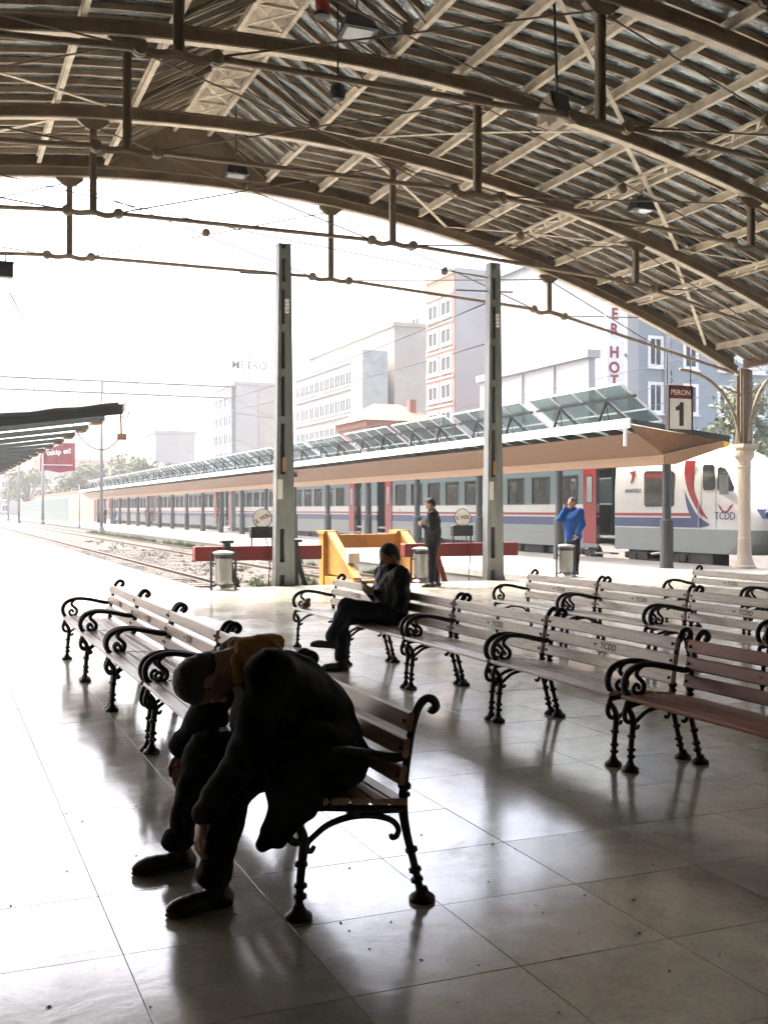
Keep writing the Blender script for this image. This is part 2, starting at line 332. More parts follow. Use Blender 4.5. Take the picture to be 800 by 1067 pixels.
def tile_geo(mb, x0, y0, dz=0.0, h=0.004):
    a, b, c, d = x0+tg, x0+TS-tg, y0+tg, y0+TS-tg; e = 0.0004
    mb.add([(a,c,-h+dz),(b,c,-h+dz),(b,d,-h+dz),(a,d,-h+dz),(a,c,-e+dz),(b,c,-e+dz),(b,d,-e+dz),(a,d,-e+dz),(a+e,c+e,dz),(b-e,c+e,dz),(b-e,d-e,dz),(a+e,d-e,dz)],
       [(0,1,5,4),(1,2,6,5),(2,3,7,6),(3,0,4,7),(4,5,9,8),(5,6,10,9),(6,7,11,10),(7,4,8,11),(8,9,10,11)])
tile_geo(tile, 0, 0)
tme = bpy.data.meshes.new('floor_tile'); tme.from_pydata(tile.v, [], tile.f); tme.materials.append(M['tile'])
cells = []
for i in range(TX_MIN, TX_MAX):
    for j in range(TY_MIN, TY_MAX + 1):
        x, y = i*TS, TY0 + j*TS
        if x + TS > EDGE or y + TS > PY0 + 0.0: continue
        cx, cy = x+TS/2, y+TS/2
        d = cx*SN + cy*CS; r = cx*CS - cy*SN
        vis = d > 1.5 and abs(r/d)*F < 430 and CAMZ/d*F < 560
        cells.append((not vis, d, x, y))
cells.sort()
rest = MB()
for k, (nv, d, x, y) in enumerate(cells):
    dz = random.uniform(-0.0012, 0.0)
    if k < 300 and not nv:
        o = bpy.data.objects.new('floor_tile', tme); COL.objects.link(o); o.location = (x, y, dz); o.parent = floor
        o.rotation_euler = (random.uniform(-1,1)*0.0008, random.uniform(-1,1)*0.0008, 0)
    else: tile_geo(rest, x, y, dz)
# fill strips where whole tiles do not fit
o = rest.build('floor_tiling', M['tile'], floor); o['kind'] = 'stuff'
g = MB(); ymax = TY0 + math.floor((PY0-TY0)/TS)*TS
g.box(-40, TX_MIN*TS, -12, PY0, -0.004, 0.0); g.box(TX_MIN*TS, EDGE, -12, TY0+TY_MIN*TS, -0.004, 0.0)
g.box(TX_MIN*TS, EDGE, ymax+0.003, PY0-0.001, -0.004, 0.0); g.box(TX_MAX*TS+0.003, EDGE-0.001, TY0+TY_MIN*TS, ymax, -0.004, 0.0); g.box(EDGE, 40, -12, 16.0, -0.004, 0.0)
g.build('floor_border', M['paving'], floor)
# outdoor platforms
g = MB(); g.box(-40, PX0-0.3, PY0, 330, -1.1, 0.0)
p1 = tag(g.build('platform', M['paving']), 'pale outdoor platform running away at the left', None, None, 'structure')
g = MB()
for k in range(60):
    if k*1.5+PY0 > 110: break
    g = MB(); g.box(PX0-0.3, PX0, PY0+k*1.5+0.006, PY0+k*1.5+1.494, -1.0, 0.006); g.build('kerb_stone', M['kerb'], p1)
MB().box(PX0-0.3, PX0, PY0+90, 330, -1.0, 0.004).build('kerb_run', M['kerb'], p1)
g = MB(); g.box(PX1+0.35, EDGE, PY0, 330, -1.1, 0.0)
p2 = tag(g.build('platform', M['paving']), 'outdoor platform under the glazed canopy beside the train', None, None, 'structure')
for k in range(60):
    y = PY0 + k*1.2
    if k < 40:
        MB().box(PX1, PX1+0.35, y+0.006, y+1.194, -0.14, 0.008).build('kerb_stone', M['kerb'], p2)
        MB().box(PX1+0.05, PX1+0.349, y+0.008, y+1.192, -0.62, -0.148).build('wall_block', M['concrete'], p2)
MB().box(PX1, PX1+0.35, PY0+48, 330, -0.14, 0.004).build('kerb_run', M['kerb'], p2)
MB().box(PX1+0.06, PX1+0.349, PY0, 330, -1.0, -0.15).build('wall_run', M['concrete'], p2)
# end wall of the pit
MB().box(PX0, PX1, PY0-0.02, PY0+0.02, -1.0, -0.02).build('pit_wall', M['concrete'], floor)
# ballast
g = MB(); nx, ny = 40, 220
vs = []; fs = []
for j in range(ny+1):
    for i in range(nx+1):
        x = PX0 + (PX1-PX0)*i/nx; y = PY0 + 70*j/ny
        vs.append((x, y, ZB + 0.03*math.sin(x*2.1+y*0.7)*math.sin(y*1.3) + random.uniform(-0.02, 0.02)))
for j in range(ny):
    for i in range(nx):
        a = j*(nx+1)+i; fs.append((a, a+1, a+nx+2, a+nx+1))
g.add(vs, fs); g.add([(PX0,PY0+70,ZB),(PX1,PY0+70,ZB),(PX1,330,ZB),(PX0,330,ZB)], [(0,1,2,3)])
g.add([(EDGE,16,ZB-0.3),(40,16,ZB-0.3),(40,330,ZB-0.3),(EDGE,330,ZB-0.3)], [(0,1,2,3)])
bal = tag(g.build('ballast', M['gravel']), 'grey track gravel between the platforms', None, None, 'structure')
g = MB()
for k in range(9000):
    x = random.uniform(PX0+0.05, PX1-0.05); y = PY0 + 0.1 + 34*random.random()**1.3; r = random.uniform(0.015, 0.035)
    a = random.uniform(0, 6.28); z = ZB + 0.015
    c, s_ = math.cos(a)*r, math.sin(a)*r
    g.add([(x+c,y+s_,z-r*0.5),(x-s_,y+c,z-r*0.4),(x-c,y-s_,z-r*0.5),(x+s_,y-c,z-r*0.4),(x+r*0.2,y,z+r*0.7),(x,y,z-r)], [(0,1,4),(1,2,4),(2,3,4),(3,0,4),(1,0,5),(2,1,5),(3,2,5),(0,3,5)])
tag(g.build('track_gravel', M['gravel']), 'loose grey stones strewn over the track bed', None, None, 'stuff')
# tracks
def track(xc, label, n=44):
    t = thing('railway_track', label, 'railway track', (xc, PY0+2, ZB), 'tracks between the platforms')
    for s in (-1, 1):
        x = xc + s*0.7525
        prof = [(x-0.07,ZB+0.0),(x+0.07,ZB+0.0),(x+0.07,ZB+0.012),(x+0.012,ZB+0.03),(x+0.012,ZB+0.075),(x+0.036,ZB+0.085),(x+0.036,ZB+0.11),(x-0.036,ZB+0.11),(x-0.036,ZB+0.085),(x-0.012,ZB+0.075),(x-0.012,ZB+0.03),(x-0.07,ZB+0.012)]
        MB().prism(prof, PY0+1.2, 330).build('rail', M['rail'], t)
    sp = MB().box(xc-1.3, xc+1.3, 0, 0.24, ZB-0.15, ZB+0.012)
    first = None
    for k in range(n):
        if first is None:
            first = sp.build('sleeper', M['sleeper'], t); first.location = (0, PY0+1.4, 0)
        else:
            c = first.copy(); COL.objects.link(c); c.location = (random.uniform(-.02,.02), PY0+1.4+k*0.62, random.uniform(-0.015, 0.01))
track(6.17, 'rails and sleepers of the track beside the pale left platform')
track(11.0, 'rails and sleepers of the track below the canopy platform')
# weeds along the far wall and between the tracks
g = MB()
def tuft(x, y, h, n):
    for _ in range(n):
        a = random.uniform(0, 6.28); r = random.uniform(0, 0.12); bx, by = x+r*math.cos(a), y+r*math.sin(a)
        a2 = random.uniform(0, 6.28); l = h*random.uniform(0.5, 1.1); lean = random.uniform(0.1, 0.6)*l
        wd = random.uniform(0.006, 0.014)
        tx, ty = math.cos(a2)*lean, math.sin(a2)*lean; px, py = -math.sin(a2)*wd, math.cos(a2)*wd
        g.add([(bx-px,by-py,ZB-.02),(bx+px,by+py,ZB-.02),(bx+tx*0.4+px,by+ty*0.4+py,ZB+l*0.6),(bx+tx*0.4-px,by+ty*0.4-py,ZB+l*0.6),(bx+tx,by+ty,ZB+l)], [(0,1,2,3),(3,2,4)])
for _ in range(260): tuft(random.uniform(11.95, 12.65), random.uniform(30, 95), random.uniform(0.12, 0.32), 26)
for _ in range(70): tuft(random.uniform(7.2, 9.6), random.uniform(21.5, 30), random.uniform(0.08, 0.22), 20)
for _ in range(60): tuft(random.uniform(7.6, 8.6), random.uniform(22, 27), random.uniform(0.12, 0.28), 24)
for _ in range(60): tuft(random.uniform(8.3, 10.0), random.uniform(30, 70), random.uniform(0.06, 0.16), 14)
tag(g.build('weeds', M['grass']), 'green weeds growing along the track bed', None, None, 'stuff')

def translucent(name, col):
    m = bpy.data.materials.new(name); m.use_nodes = True; nt = m.node_tree; N = nt.nodes; L = nt.links; N.clear()
    o = N.new('ShaderNodeOutputMaterial'); a = N.new('ShaderNodeBsdfTranslucent'); b = N.new('ShaderNodeBsdfDiffuse'); mx = N.new('ShaderNodeMixShader'); mx.inputs[0].default_value = 0.2
    n = N.new('ShaderNodeTexNoise'); n.inputs['Scale'].default_value = 1.2; n.inputs['Detail'].default_value = 5
    h = N.new('ShaderNodeHueSaturation'); h.inputs['Color'].default_value = (*col, 1); mr = N.new('ShaderNodeMapRange'); mr.inputs[3].default_value = 0.75; mr.inputs[4].default_value = 1.1
    L.new(n.outputs[0], mr.inputs[0]); L.new(mr.outputs[0], h.inputs['Value']); L.new(h.outputs[0], a.inputs[0]); L.new(h.outputs[0], b.inputs[0])
    L.new(a.outputs[0], mx.inputs[1]); L.new(b.outputs[0], mx.inputs[2]); L.new(mx.outputs[0], o.inputs[0]); return m
M['deck'] = translucent('translucent_roof_sheet', (0.70, 0.74, 0.71))

# crumbs, leaves and cigarette ends on the floor
g = MB()
for k in range(90):
    u = random.uniform(0, 800); v = random.uniform(640, 1060); p = on_z(u, v, 0.0); r = random.uniform(0.003, 0.011); a = random.uniform(0, 6.28)
    if p.x > 19 or p.y > 20: continue
    c, s_ = math.cos(a)*r, math.sin(a)*r
    g.add([(p.x+c,p.y+s_,0.0005),(p.x-s_*.5,p.y+c*.5,0.0005),(p.x-c,p.y-s_,0.0005),(p.x+s_*.5,p.y-c*.5,0.0005),(p.x,p.y,0.003+r*0.3)], [(0,1,4),(1,2,4),(2,3,4),(3,0,4)])
tag(g.build('floor_litter', M['sleeper']), 'scattered dark crumbs and litter specks on the tile floor', None, None, 'stuff')
# ------------------------------------------------------------------ the train shed
X0 = 5.35; XL, XR = X0-14.1, X0+14.1
def ribz(x): return 8.38 - 0.0167*(x-X0)**2
AR = [22.6 - 3.5*k for k in range(10)]        # arch planes, far end first
YB = -9.98; YE = 22.75
shed = thing('station_shed', 'brown iron arched train shed roof with tie rods over the concourse', 'shed', (X0, 8, 0))
RD = 0.235
xs = [XL + (XR-XL)*i/56 for i in range(57)]
HX = [X0-8.4, X0-2.8, X0+2.8, X0+8.4]
def chz(x):
    pts = [(XL, 5.1), (HX[0], 6.34), (HX[1], 6.68), (HX[2], 6.68), (HX[3], 6.34), (XR, 5.1)]
    for (a, za), (b, zb) in zip(pts, pts[1:]):
        if a <= x <= b: return za + (zb-za)*(x-a)/(b-a)
def sweep(mb, pts, hw, y, z0, z1):
    """band following the arch: half width hw along Y, from z0 to z1 above the curve"""
    n = len(pts); vs = []
    for x in pts:
        z = ribz(x)
        vs += [(x, y-hw, z+z0), (x, y+hw, z+z0), (x, y+hw, z+z1), (x, y-hw, z+z1)]
    fs = []
    for i in range(n-1):
        a = i*4; b = a+4
        for k in range(4): fs.append((a+k, a+(k+1)%4, b+(k+1)%4, b+k))
    fs += [(0,1,2,3), ((n-1)*4+3,(n-1)*4+2,(n-1)*4+1,(n-1)*4)]
    mb.add(vs, fs)
g = MB(); sweep(g, xs, 0.022, 0, 0.03, RD-0.03); sweep(g, xs, 0.07, 0, RD-0.031, RD)
rib0 = g.build('arch_rib', M['steel_brown'], shed)
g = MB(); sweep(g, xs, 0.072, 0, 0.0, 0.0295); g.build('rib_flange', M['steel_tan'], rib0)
# parts of one arch (modelled in the plane y = 0)
def knuckle(x, z, r):
    return MB().lathe([(r*0.55,-0.075),(r,-0.06),(r,-0.02),(r*1.12,-0.015),(r*1.12,0.015),(r,0.02),(r,0.06),(r*0.55,0.075)], (x,0,z), 14, 'y')
sub = []
pts = [XL, *HX, XR]
for i in range(5):
    a, b = pts[i], pts[i+1]
    a2 = a + (0.43 if i > 0 else 0.1); b2 = b - (0.43 if i < 4 else 0.1)
    n = 9
    sub.append(MB().tube([(a2+(b2-a2)*t/n, 0, chz(a2+(b2-a2)*t/n)) for t in range(n+1)], 0.040, 10).build('tie_bar', M['steel_mid'], rib0, True))
for x in HX:
    z = chz(x)
    h = MB()
    for s in (-1, 1): h.beam((x+s*0.045, 0, z), (x+s*0.045, 0, ribz(x)+0.005), 0.012, 0.10, (0,1,0)); h.beam((x+s*0.045, -0.035, z), (x+s*0.045, -0.035, ribz(x)), 0.035, 0.012, (0,1,0))
    h.beam((x, 0, z), (x, 0, ribz(x)), 0.07, 0.02, (0,1,0))
    sub.append(h.build('hanger', M['steel_mid'], rib0))
    # curved link plate between the two pins
    lp = MB(); za, zb = chz(x-0.43), chz(x+0.43)
    q = smooth_pts([(x-0.43,0,za),(x-0.24,0,z-0.055),(x,0,z-0.02),(x+0.24,0,z-0.055),(x+0.43,0,zb)], 4)
    for yo in (-0.03, 0.03): lp.tube([(p[0], yo, p[2]) for p in q], 0.042, 6, True, 0.3)
    sub.append(lp.build('link_plate', M['steel_mid'], rib0))
    for xx, zz in ((x-0.43, za), (x+0.43, zb)): sub.append(knuckle(xx, zz, 0.082).build('knuckle', M['steel_mid'], rib0, False))
    gz = ribz(x)
    gs = MB().prism([(x-0.27,gz+0.002),(x+0.27,gz+0.002),(x+0.27,gz-0.04),(x+0.1,gz-0.17),(x-0.1,gz-0.17),(x-0.27,gz-0.04)], -0.05, 0.05)
    for bx in (-0.18,-0.06,0.06,0.18): gs.lathe([(0.018,-0.062),(0.018,0.062)], (x+bx,0,gz-0.03), 8, 'y')
    sub.append(gs.build('gusset', M['steel_brown'], rib0))
def rod(p, q, r=0.014): return MB().tube([p, q], r, 6).build('tie_rod', M['steel_brown'], rib0, True)
for a, b in ((0,1),(1,2),(2,3)):
    xa, xb = HX[a], HX[b]
    sub.append(rod((xa, 0.02, ribz(xa)-0.1), (xb-0.4, 0.02, chz(xb-0.4)))); sub.append(rod((xb, -0.02, ribz(xb)-0.1), (xa+0.4, -0.02, chz(xa+0.4))))
    xm = (xa+xb)/2; zm = (ribz(xa)+ribz(xb)+chz(xa)+chz(xb))/4-0.05
    sub.append(MB().lathe([(0.02,-0.05),(0.085,-0.03),(0.085,0.03),(0.02,0.05)], (xm,0,zm), 12, 'y').build('turnbuckle', M['steel_mid'], rib0))
for s, hx in ((-1, HX[0]), (1, HX[3])):
    e = XR if s > 0 else XL
    sub.append(rod((hx, 0.02, ribz(hx)-0.1), (e - s*2.4, 0.02, chz(e - s*2.4)))); sub.append(rod((hx+s*0.4, -0.02, chz(hx+s*0.4)), (hx+s*2.6, -0.02, ribz(hx+s*2.6))))
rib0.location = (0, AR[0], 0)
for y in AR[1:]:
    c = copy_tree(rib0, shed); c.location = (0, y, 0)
# purlins, along the shed
PUR = [X0+1.3+1.2*k for k in range(11)] + [X0-2.1-1.3*k for k in range(10)]
PZ = RD + 0.002; PH = 0.15
for x in PUR:
    z = ribz(x) + PZ; sl_ = -2*0.0167*(x-X0)
    g = MB(); g.box(x-0.04, x+0.04, YB, YE-0.3, z, z+0.018); g.box(x-0.012, x+0.012, YB, YE-0.3, z+0.018, z+PH-0.018); g.box(x-0.05, x+0.05, YB, YE-0.3, z+PH-0.018, z+PH)
    g.build('purlin', M['steel_tan'], shed)
# roof sheet profile: arcs at the sides, a raised lantern at the ridge
LA, LB = X0-2.1, X0+1.3; PKX, PKZ = 5.05, 9.86
BH = 0.09
def underz(x):         # underside of the roof sheet
    z0 = ribz(x) + PZ + PH + BH
    if LA < x < LB:
        za = ribz(LA) + PZ + PH + BH; zb = ribz(LB) + PZ + PH + BH
        return za + (PKZ-za)*(x-LA)/(PKX-LA) if x < PKX else zb + (PKZ-zb)*(LB-x)/(LB-PKX)
    return z0
prof = [XL-0.7+ (LA-XL+0.7)*i/30 for i in range(31)] + [PKX] + [LB + (XR+0.7-LB)*i/34 for i in range(35)]
g = MB(); vs = []; fs = []; ny = 2
for j, y in enumerate((YB, YE)):
    for x in prof: vs.append((x, y, underz(x)+0.004))
m_ = len(prof)
for i in range(m_-1): fs.append((i, i+1, m_+i+1, m_+i))
o2 = len(vs); vs += [(a, b, c+0.05) for a, b, c in vs]; fs += [(a+o2, d+o2, c+o2, b+o2) for a, b, c, d in fs[:m_-1]]
for i in range(m_-1): fs += [(i, i+o2, i+1+o2, i+1), (m_+i, m_+i+1, m_+i+1+o2, m_+i+o2)]
g.add(vs, fs); g.build('roof_sheet', M['sheet'], shed)
# battens, across the shed, in four lengths per row
def batten(xs_):
    b = MB(); vs = []; fs = []
    for x in xs_:
        z = underz(x)
        vs += [(x,-0.022,z-BH),(x,0.022,z-BH),(x,0.022,z),(x,-0.022,z)]
    for i in range(len(xs_)-1):
        a = i*4; c = a+4
        for k in range(4): fs.append((a+k, a+(k+1)%4, c+(k+1)%4, c+k))
    n = len(xs_); fs += [(0,1,2,3), ((n-1)*4+3,(n-1)*4+2,(n-1)*4+1,(n-1)*4)]
    return b.add(vs, fs)
runs = [[LB + (XR+0.4-LB)*i/14 for i in range(15)], [LA-0.0 + (XL-0.4-LA)*i/14 for i in range(15)], [LA+0.03, PKX-0.40], [PKX+0.40, LB-0.03]]
for r in runs:
    src = None; y = YE-0.45; k = 0
    while y > YB+0.2:
        near = y > 5.8
        if near:
            if src is None: src = batten(r).build('batten', M['timber'], shed); src.location = (0, y, 0)
            else:
                c = src.copy(); COL.objects.link(c); c.location = (0, y + random.uniform(-0.015, 0.015), random.uniform(-0.004, 0.0))
        y -= 0.42
# ridge lattice girder and ridge boards
LZ = 9.47; xa, xb = PKX-0.40, PKX+0.33
for x in (xa, xb): MB().beam((x, YB, LZ), (x, YE-0.3, LZ), 0.075, 0.11).build('lattice_chord', M['steel_tan'], shed)
y = 5.0; k = 0
while y < YE-1.2:
    MB().beam((xa+0.04, y, LZ), (xb-0.04, y, LZ), 0.06, 0.05).build('lattice_strut', M['steel_tan'], shed)
    g = MB(); g.beam((xa+0.04, y+0.04, LZ+0.012), (xb-0.04, y+0.835, LZ+0.012), 0.055, 0.012); g.beam((xb-0.04, y+0.04, LZ-0.012), (xa+0.04, y+0.835, LZ-0.012), 0.055, 0.012)
    g.build('lattice_brace', M['steel_tan'], shed)
    y += 0.875
for k in range(5):
    x = xa-0.02 + k*0.155
    MB().box(x, x+0.146, YB, YE-0.3, LZ+0.17, LZ+0.2).build('ridge_board', M['steel_tan'], shed)
# lantern frames standing on the purlins
for y in AR:
    for s, xp, xt in ((-1, LA, xa-0.02), (1, LB, xb+0.02)):
        zp = ribz(xp)+PZ+PH
        MB().beam((xp, y, zp-0.02), (xt, y, LZ+0.0), 0.07, 0.10).build('lantern_rafter', M['steel_brown'], shed)
        if y > 4:
            g = MB()
            for dy in (0.6, 1.75, 2.9): g.beam((xt, y-dy, LZ-0.04), (xp, y-dy-0.45, zp-0.14), 0.025, 0.025); g.beam((xt, y-dy, LZ-0.04), (xp, y-dy+0.45, zp-0.14), 0.025, 0.025)
            g.build('lantern_brace', M['steel_brown'], shed)
# long lattice purlins on the right flank, with lacing
for xc in (X0+6.1+0.9, X0+10.7):
    z = ribz(xc) + PZ - 0.01
    g = MB(); g.beam((xc-0.13, YB, z), (xc-0.13, YE-0.3, z), 0.05, 0.05); g.beam((xc+0.13, YB, z+0.02), (xc+0.13, YE-0.3, z+0.02), 0.05, 0.05)
    y = 5.0; k = 0
    while y < YE-0.8:
        s = 1 if k % 2 else -1
        g.beam((xc-0.12*s, y, z-0.03), (xc+0.12*s, y+0.3, z-0.03), 0.04, 0.012); y += 0.3; k += 1
    g.build('lattice_purlin', M['steel_tan'], shed)
# flat wind braces under the purlins
for k, (ya, yb) in enumerate(zip(AR[:-2], AR[1:-1])):
    for x1, x2 in ((X0-7.0, X0-2.6), (X0+2.0, X0+5.6), (X0+5.6, X0+9.4), (X0+9.4, X0+13.0)):
        if (k % 2 == 0) == (x1 < X0 or abs(x1-X0-5.6) < 0.1): p, q = (x1, ya-0.1), (x2, yb+0.1)
        else: p, q = (x1, yb+0.1), (x2, ya-0.1)
        n = 6; g = MB()
        for i in range(n):
            a = i/n; b = (i+1)/n
            A = (p[0]+(q[0]-p[0])*a, p[1]+(q[1]-p[1])*a); B = (p[0]+(q[0]-p[0])*b, p[1]+(q[1]-p[1])*b)
            g.beam((A[0], A[1], ribz(A[0])+RD-0.02), (B[0], B[1], ribz(B[0])+RD-0.02), 0.075, 0.012)
        g.build('wind_brace', M['steel_tan'], shed)
# end fascia of the lantern
g = MB(); g.prism([(LA, ribz(LA)+RD), (LB, ribz(LB)+RD), (LB, ribz(LB)+0.5), (PKX, PKZ), (LA, ribz(LA)+0.5)], YE-0.28, YE-0.22); g.build('lantern_gable', M['steel_brown'], shed)
g = MB(); sweep(g, xs, 0.02, YE-0.02, RD+0.005, PZ+PH+BH+0.03); g.build('verge_board', M['steel_brown'], shed)
# columns with spandrel brackets
def column(x, y, s):
    """s: +1 the shed lies to the left of the column"""
    pr = [(0.36,0.0),(0.36,0.04),(0.30,0.10),(0.24,0.26),(0.215,0.40),(0.20,0.75),(0.205,0.78),(0.19,0.82),(0.19,2.62),(0.215,2.66),(0.195,2.70),(0.20,2.82),(0.29,2.93),(0.31,2.95),(0.31,3.06),(0.27,3.08),(0.27,3.16)]
    pr = [(r_*0.84, h_) for r_, h_ in pr]
    c = MB().lathe(pr, (x, y, 0), 16).build('column', M['cream_iron'], shed, False)
    MB().box(x-0.26, x+0.26, y-0.26, y+0.26, 3.162, 3.26).build('capital', M['cream_iron'], c)
    top = 5.1
    g = MB(); g.box(x-0.13, x+0.13, y-0.02, y+0.02, 3.262, top+0.15)
    for yy in (-0.12, 0.12):
        g.box(x-0.15, x-0.05, y+yy-0.012, y+yy+0.012, 3.262, top+0.1); g.box(x+0.05, x+0.15, y+yy-0.012, y+yy+0.012, 3.262, top+0.1)
    g.build('post', M['steel_brown'], c)
    for dx, dy, L_ in ((-s, 0, 1.9), (s, 0, 1.0), (0, -1, 1.5), (0, 1, 1.5)):
        if dy == 1 and y > 22: continue
        q = []
        for t in range(11):
            a = math.pi/2*t/10; h = L_*(1-math.cos(a)); v = (top+0.05-3.3)*math.sin(a)
            q.append((x+dx*(0.17+h), y+dy*(0.17+h), 3.28+v))
        MB().tube(q, 0.042, 8).build('bracket', M['steel_mid'], c, True)
        MB().beam((x+dx*0.1, y+dy*0.1, 4.55), (x+dx*(0.17+L_*0.3), y+dy*(0.17+L_*0.3), 4.75), 0.04, 0.04).build('stay', M['steel_brown'], c)
for y in (AR[0], AR[2], AR[4]): column(XR+0.25, y, 1)
for y in (AR[0], AR[2], AR[4], AR[6]): column(XL-0.25, y, -1)
for x in (XR+0.25, XL-0.25): MB().box(x-0.09, x+0.09, YB, YE-0.2, 5.26, 5.5).build('eaves_beam', M['steel_brown'], shed)

# ------------------------------------------------------------------ station building behind the camera, with added light-blocking side walls
g = MB(); g.box(-30, 40, -10.6, -10.0, 0, 9.5)
M['plaster'] = mat('dull_station_plaster', (0.10, 0.085, 0.065), 0.8, 0, 0.12, 0.8, 0.1, 20)
sb = thing('station_building', 'dull plastered station building closing the concourse', 'building', (5, -10, 0))
g.build('wall', M['plaster'], sb)
for k in range(9):
    x = -22 + k*6; MB().box(x, x+1.8, -9.998, -9.94, 0.02, 3.0).build('door', M['steel_brown'], sb)

MB().box(25.0, 25.6, -9.99, 15.5, 0, 8.0).build('light_blocking_wall', M['plaster'], sb)  # unseen wall, doors included, added to cut light from the right
for k in range(7):
    y = -7 + k*3.4
    if y < 13: MB().box(24.94, 24.998, y, y+1.5, 0.02, 3.0).build('door', M['steel_brown'], sb)
MB().box(-10.6, -10.0, -9.99, 14.5, 0, 9.0).build('light_blocking_wall', M['plaster'], sb)  # unseen wall with doors, added to keep the figures dark from the left
for k in range(6): MB().box(-9.998, -9.94, -7+k*3.4, -5.5+k*3.4, 0.02, 3.0).build('door', M['steel_brown'], sb)
# ------------------------------------------------------------------ hall and platform furniture
# mast of two channels with batten plates
def mast(u, yb, vtop, label):
    b = on_y(u, 600, yb); x = b.x; d = x*SN + yb*CS; top = CAMZ + (VH-vtop)*d/F
    t = thing('catenary_mast', label, 'mast', (x, yb, ZB), 'catenary masts at the track ends')
    wb, wt = 0.215, 0.125
    def taper(name, x0b, x1b, x0t, x1t, ya_, yb2, m):
        MB().add([(x+x0b,yb+ya_,ZB-.1),(x+x1b,yb+ya_,ZB-.1),(x+x1b,yb+yb2,ZB-.1),(x+x0b,yb+yb2,ZB-.1),(x+x0t,yb+ya_,top),(x+x1t,yb+ya_,top),(x+x1t,yb+yb2,top),(x+x0t,yb+yb2,top)], [(0,3,2,1),(4,5,6,7),(0,1,5,4),(1,2,6,5),(2,3,7,6),(3,0,4,7)]).build(name, m, t)
    taper('channel', -0.01, 0.215, 0.0, 0.125, -0.11, 0.11, M['mast'])
    taper('channel', -0.215, -0.12, -0.125, -0.065, -0.11, 0.11, M['mast'])
    taper('inner_plate', -0.119, -0.011, -0.064, -0.001, 0.03, 0.05, M['mast_dark'])
    for zz, h in ((0.35, 0.26), (1.15+0.55, 1.1), (3.35, 0.16), (4.3, 0.16), (5.2, 0.16), (6.05, 0.16), (6.7, 0.2)):
        f = (zz-ZB)/(top-ZB); w_ = wb+(wt-wb)*f
        if zz > top-0.1: continue
        MB().box(x-w_+0.005, x+0.03, yb-0.122, yb-0.111, zz-h/2, zz+h/2).build('batten_plate', M['mast'], t)
        MB().box(x-w_+0.005, x+0.03, yb+0.111, yb+0.122, zz-h/2, zz+h/2).build('batten_plate', M['mast'], t)
    MB().box(x-wt-0.01, x+wt+0.01, yb-0.12, yb+0.12, top+0.001, top+0.02).build('cap_plate', M['mast'], t)
    MB().box(x-0.16, x-0.06, yb-0.135, yb-0.1225, 1.75, 2.15).build('notice', M['white_paint'], t)
    MB().box(x-0.06, x+0.02, yb-0.125, yb-0.1115, 2.3, 2.6).build('notice', M['soffit_pale'], t)
    MB().beam((x-0.9, yb+0.02, top-0.62), (x+0.5, yb+0.02, top-0.56), 0.03, 0.03).build('cross_arm', M['mast'], t)
    ins = MB().lathe([(0.01,-0.15),(0.05,-0.12),(0.03,-0.08),(0.05,-0.04),(0.03,0),(0.05,0.04),(0.03,0.08),(0.05,0.12),(0.01,0.15)], (x+0.02, yb-0.17, top-1.25), 10)
    ins.build('insulator', M['white_paint'], t)
    return x, top
m1 = mast(295.5, 20.98, 256, 'tall grey lattice mast rising beside the round sign on the red buffer at left')
m2 = mast(513.5, 21.0, 276, 'tall grey lattice mast between the standing man and the blue jacket man')

# red buffer stops
def rbox(mb, x0, x1, y0, y1, z0, z1, b=0.015):
    p = [(x0+b,z0),(x1-b,z0),(x1,z0+b),(x1,z1-b),(x1-b,z1),(x0+b,z1),(x0,z1-b),(x0,z0+b)]
    return mb.prism(p, y0, y1)
def buffer_stop(x0, x1, y, label, leg_mat, txt, su):
    t = thing('buffer_stop', label, 'buffer stop', ((x0+x1)/2, y, ZB), 'red buffer stops')
    xc = (x0+x1)/2
    rbox(MB(), x0, x1, y-0.12, y+0.12, 0.50, 0.79).build('beam', M['red'], t)
    for s in (-1, 1):
        x = xc + s*0.72
        g = MB(); rbox(g, x-0.06, x+0.06, y-0.30, y-0.14, ZB, 0.86); g.build('post', leg_mat, t)
        for dx in (-0.28, 0.28):
            g = MB(); g.beam((x+dx*1.25, y-0.5+0.25, ZB), (x+dx*0.15, y-0.2, 0.55), 0.10, 0.10); g.build('strut', leg_mat, t)
        MB().box(x-0.12, x+0.12, y-0.34, y-0.10, 0.862, 0.92).build('cap', M['black_steel'], t)
    # lamp box and round sign standing on the beam: things of their own
    p = on_y(su, 540, y); sx = p.x
    r = thing('track_sign', txt[1], 'sign', (sx, y, 0.8), 'round track number signs')
    g = MB()
    for dx in (-0.22, 0.22): g.box(sx+dx-0.012, sx+dx+0.012, y-0.02, y+0.02, 0.792, 1.14)
    g.build('stand', M['black_steel'], r)
    rbox(MB(), sx-0.25, sx+0.25, y-0.07, y+0.07, 0.95, 1.19).build('lamp_box', M['black_steel'], r)
    cz = 1.36
    MB().lathe([(0.19,-0.012),(0.19,0.012)], (sx, y-0.03, cz), 28, 'y').build('disc', M['white_paint'], r)
    MB().tube([(sx+0.197*math.cos(a*math.pi/16), y-0.03, cz+0.197*math.sin(a*math.pi/16)) for a in range(33)], 0.013, 6, False).build('rim', M['black_steel'], r)
    put_text(txt[0], 0.115, M['red'], (sx, y-0.046, cz), '-y', r, 0.002, 0.004, txt[2])
    q = smooth_pts([(sx+0.05, y-0.09, 0.96), (sx+0.1, y-0.16, 0.7), (sx+0.13, y-0.15, 0.4), (sx+0.11, y-0.12, 0.1), (sx+0.14, y-0.1, ZB+0.1)], 4)
    MB().tube(q, 0.012, 6).build('cable', M['red'], r, True)
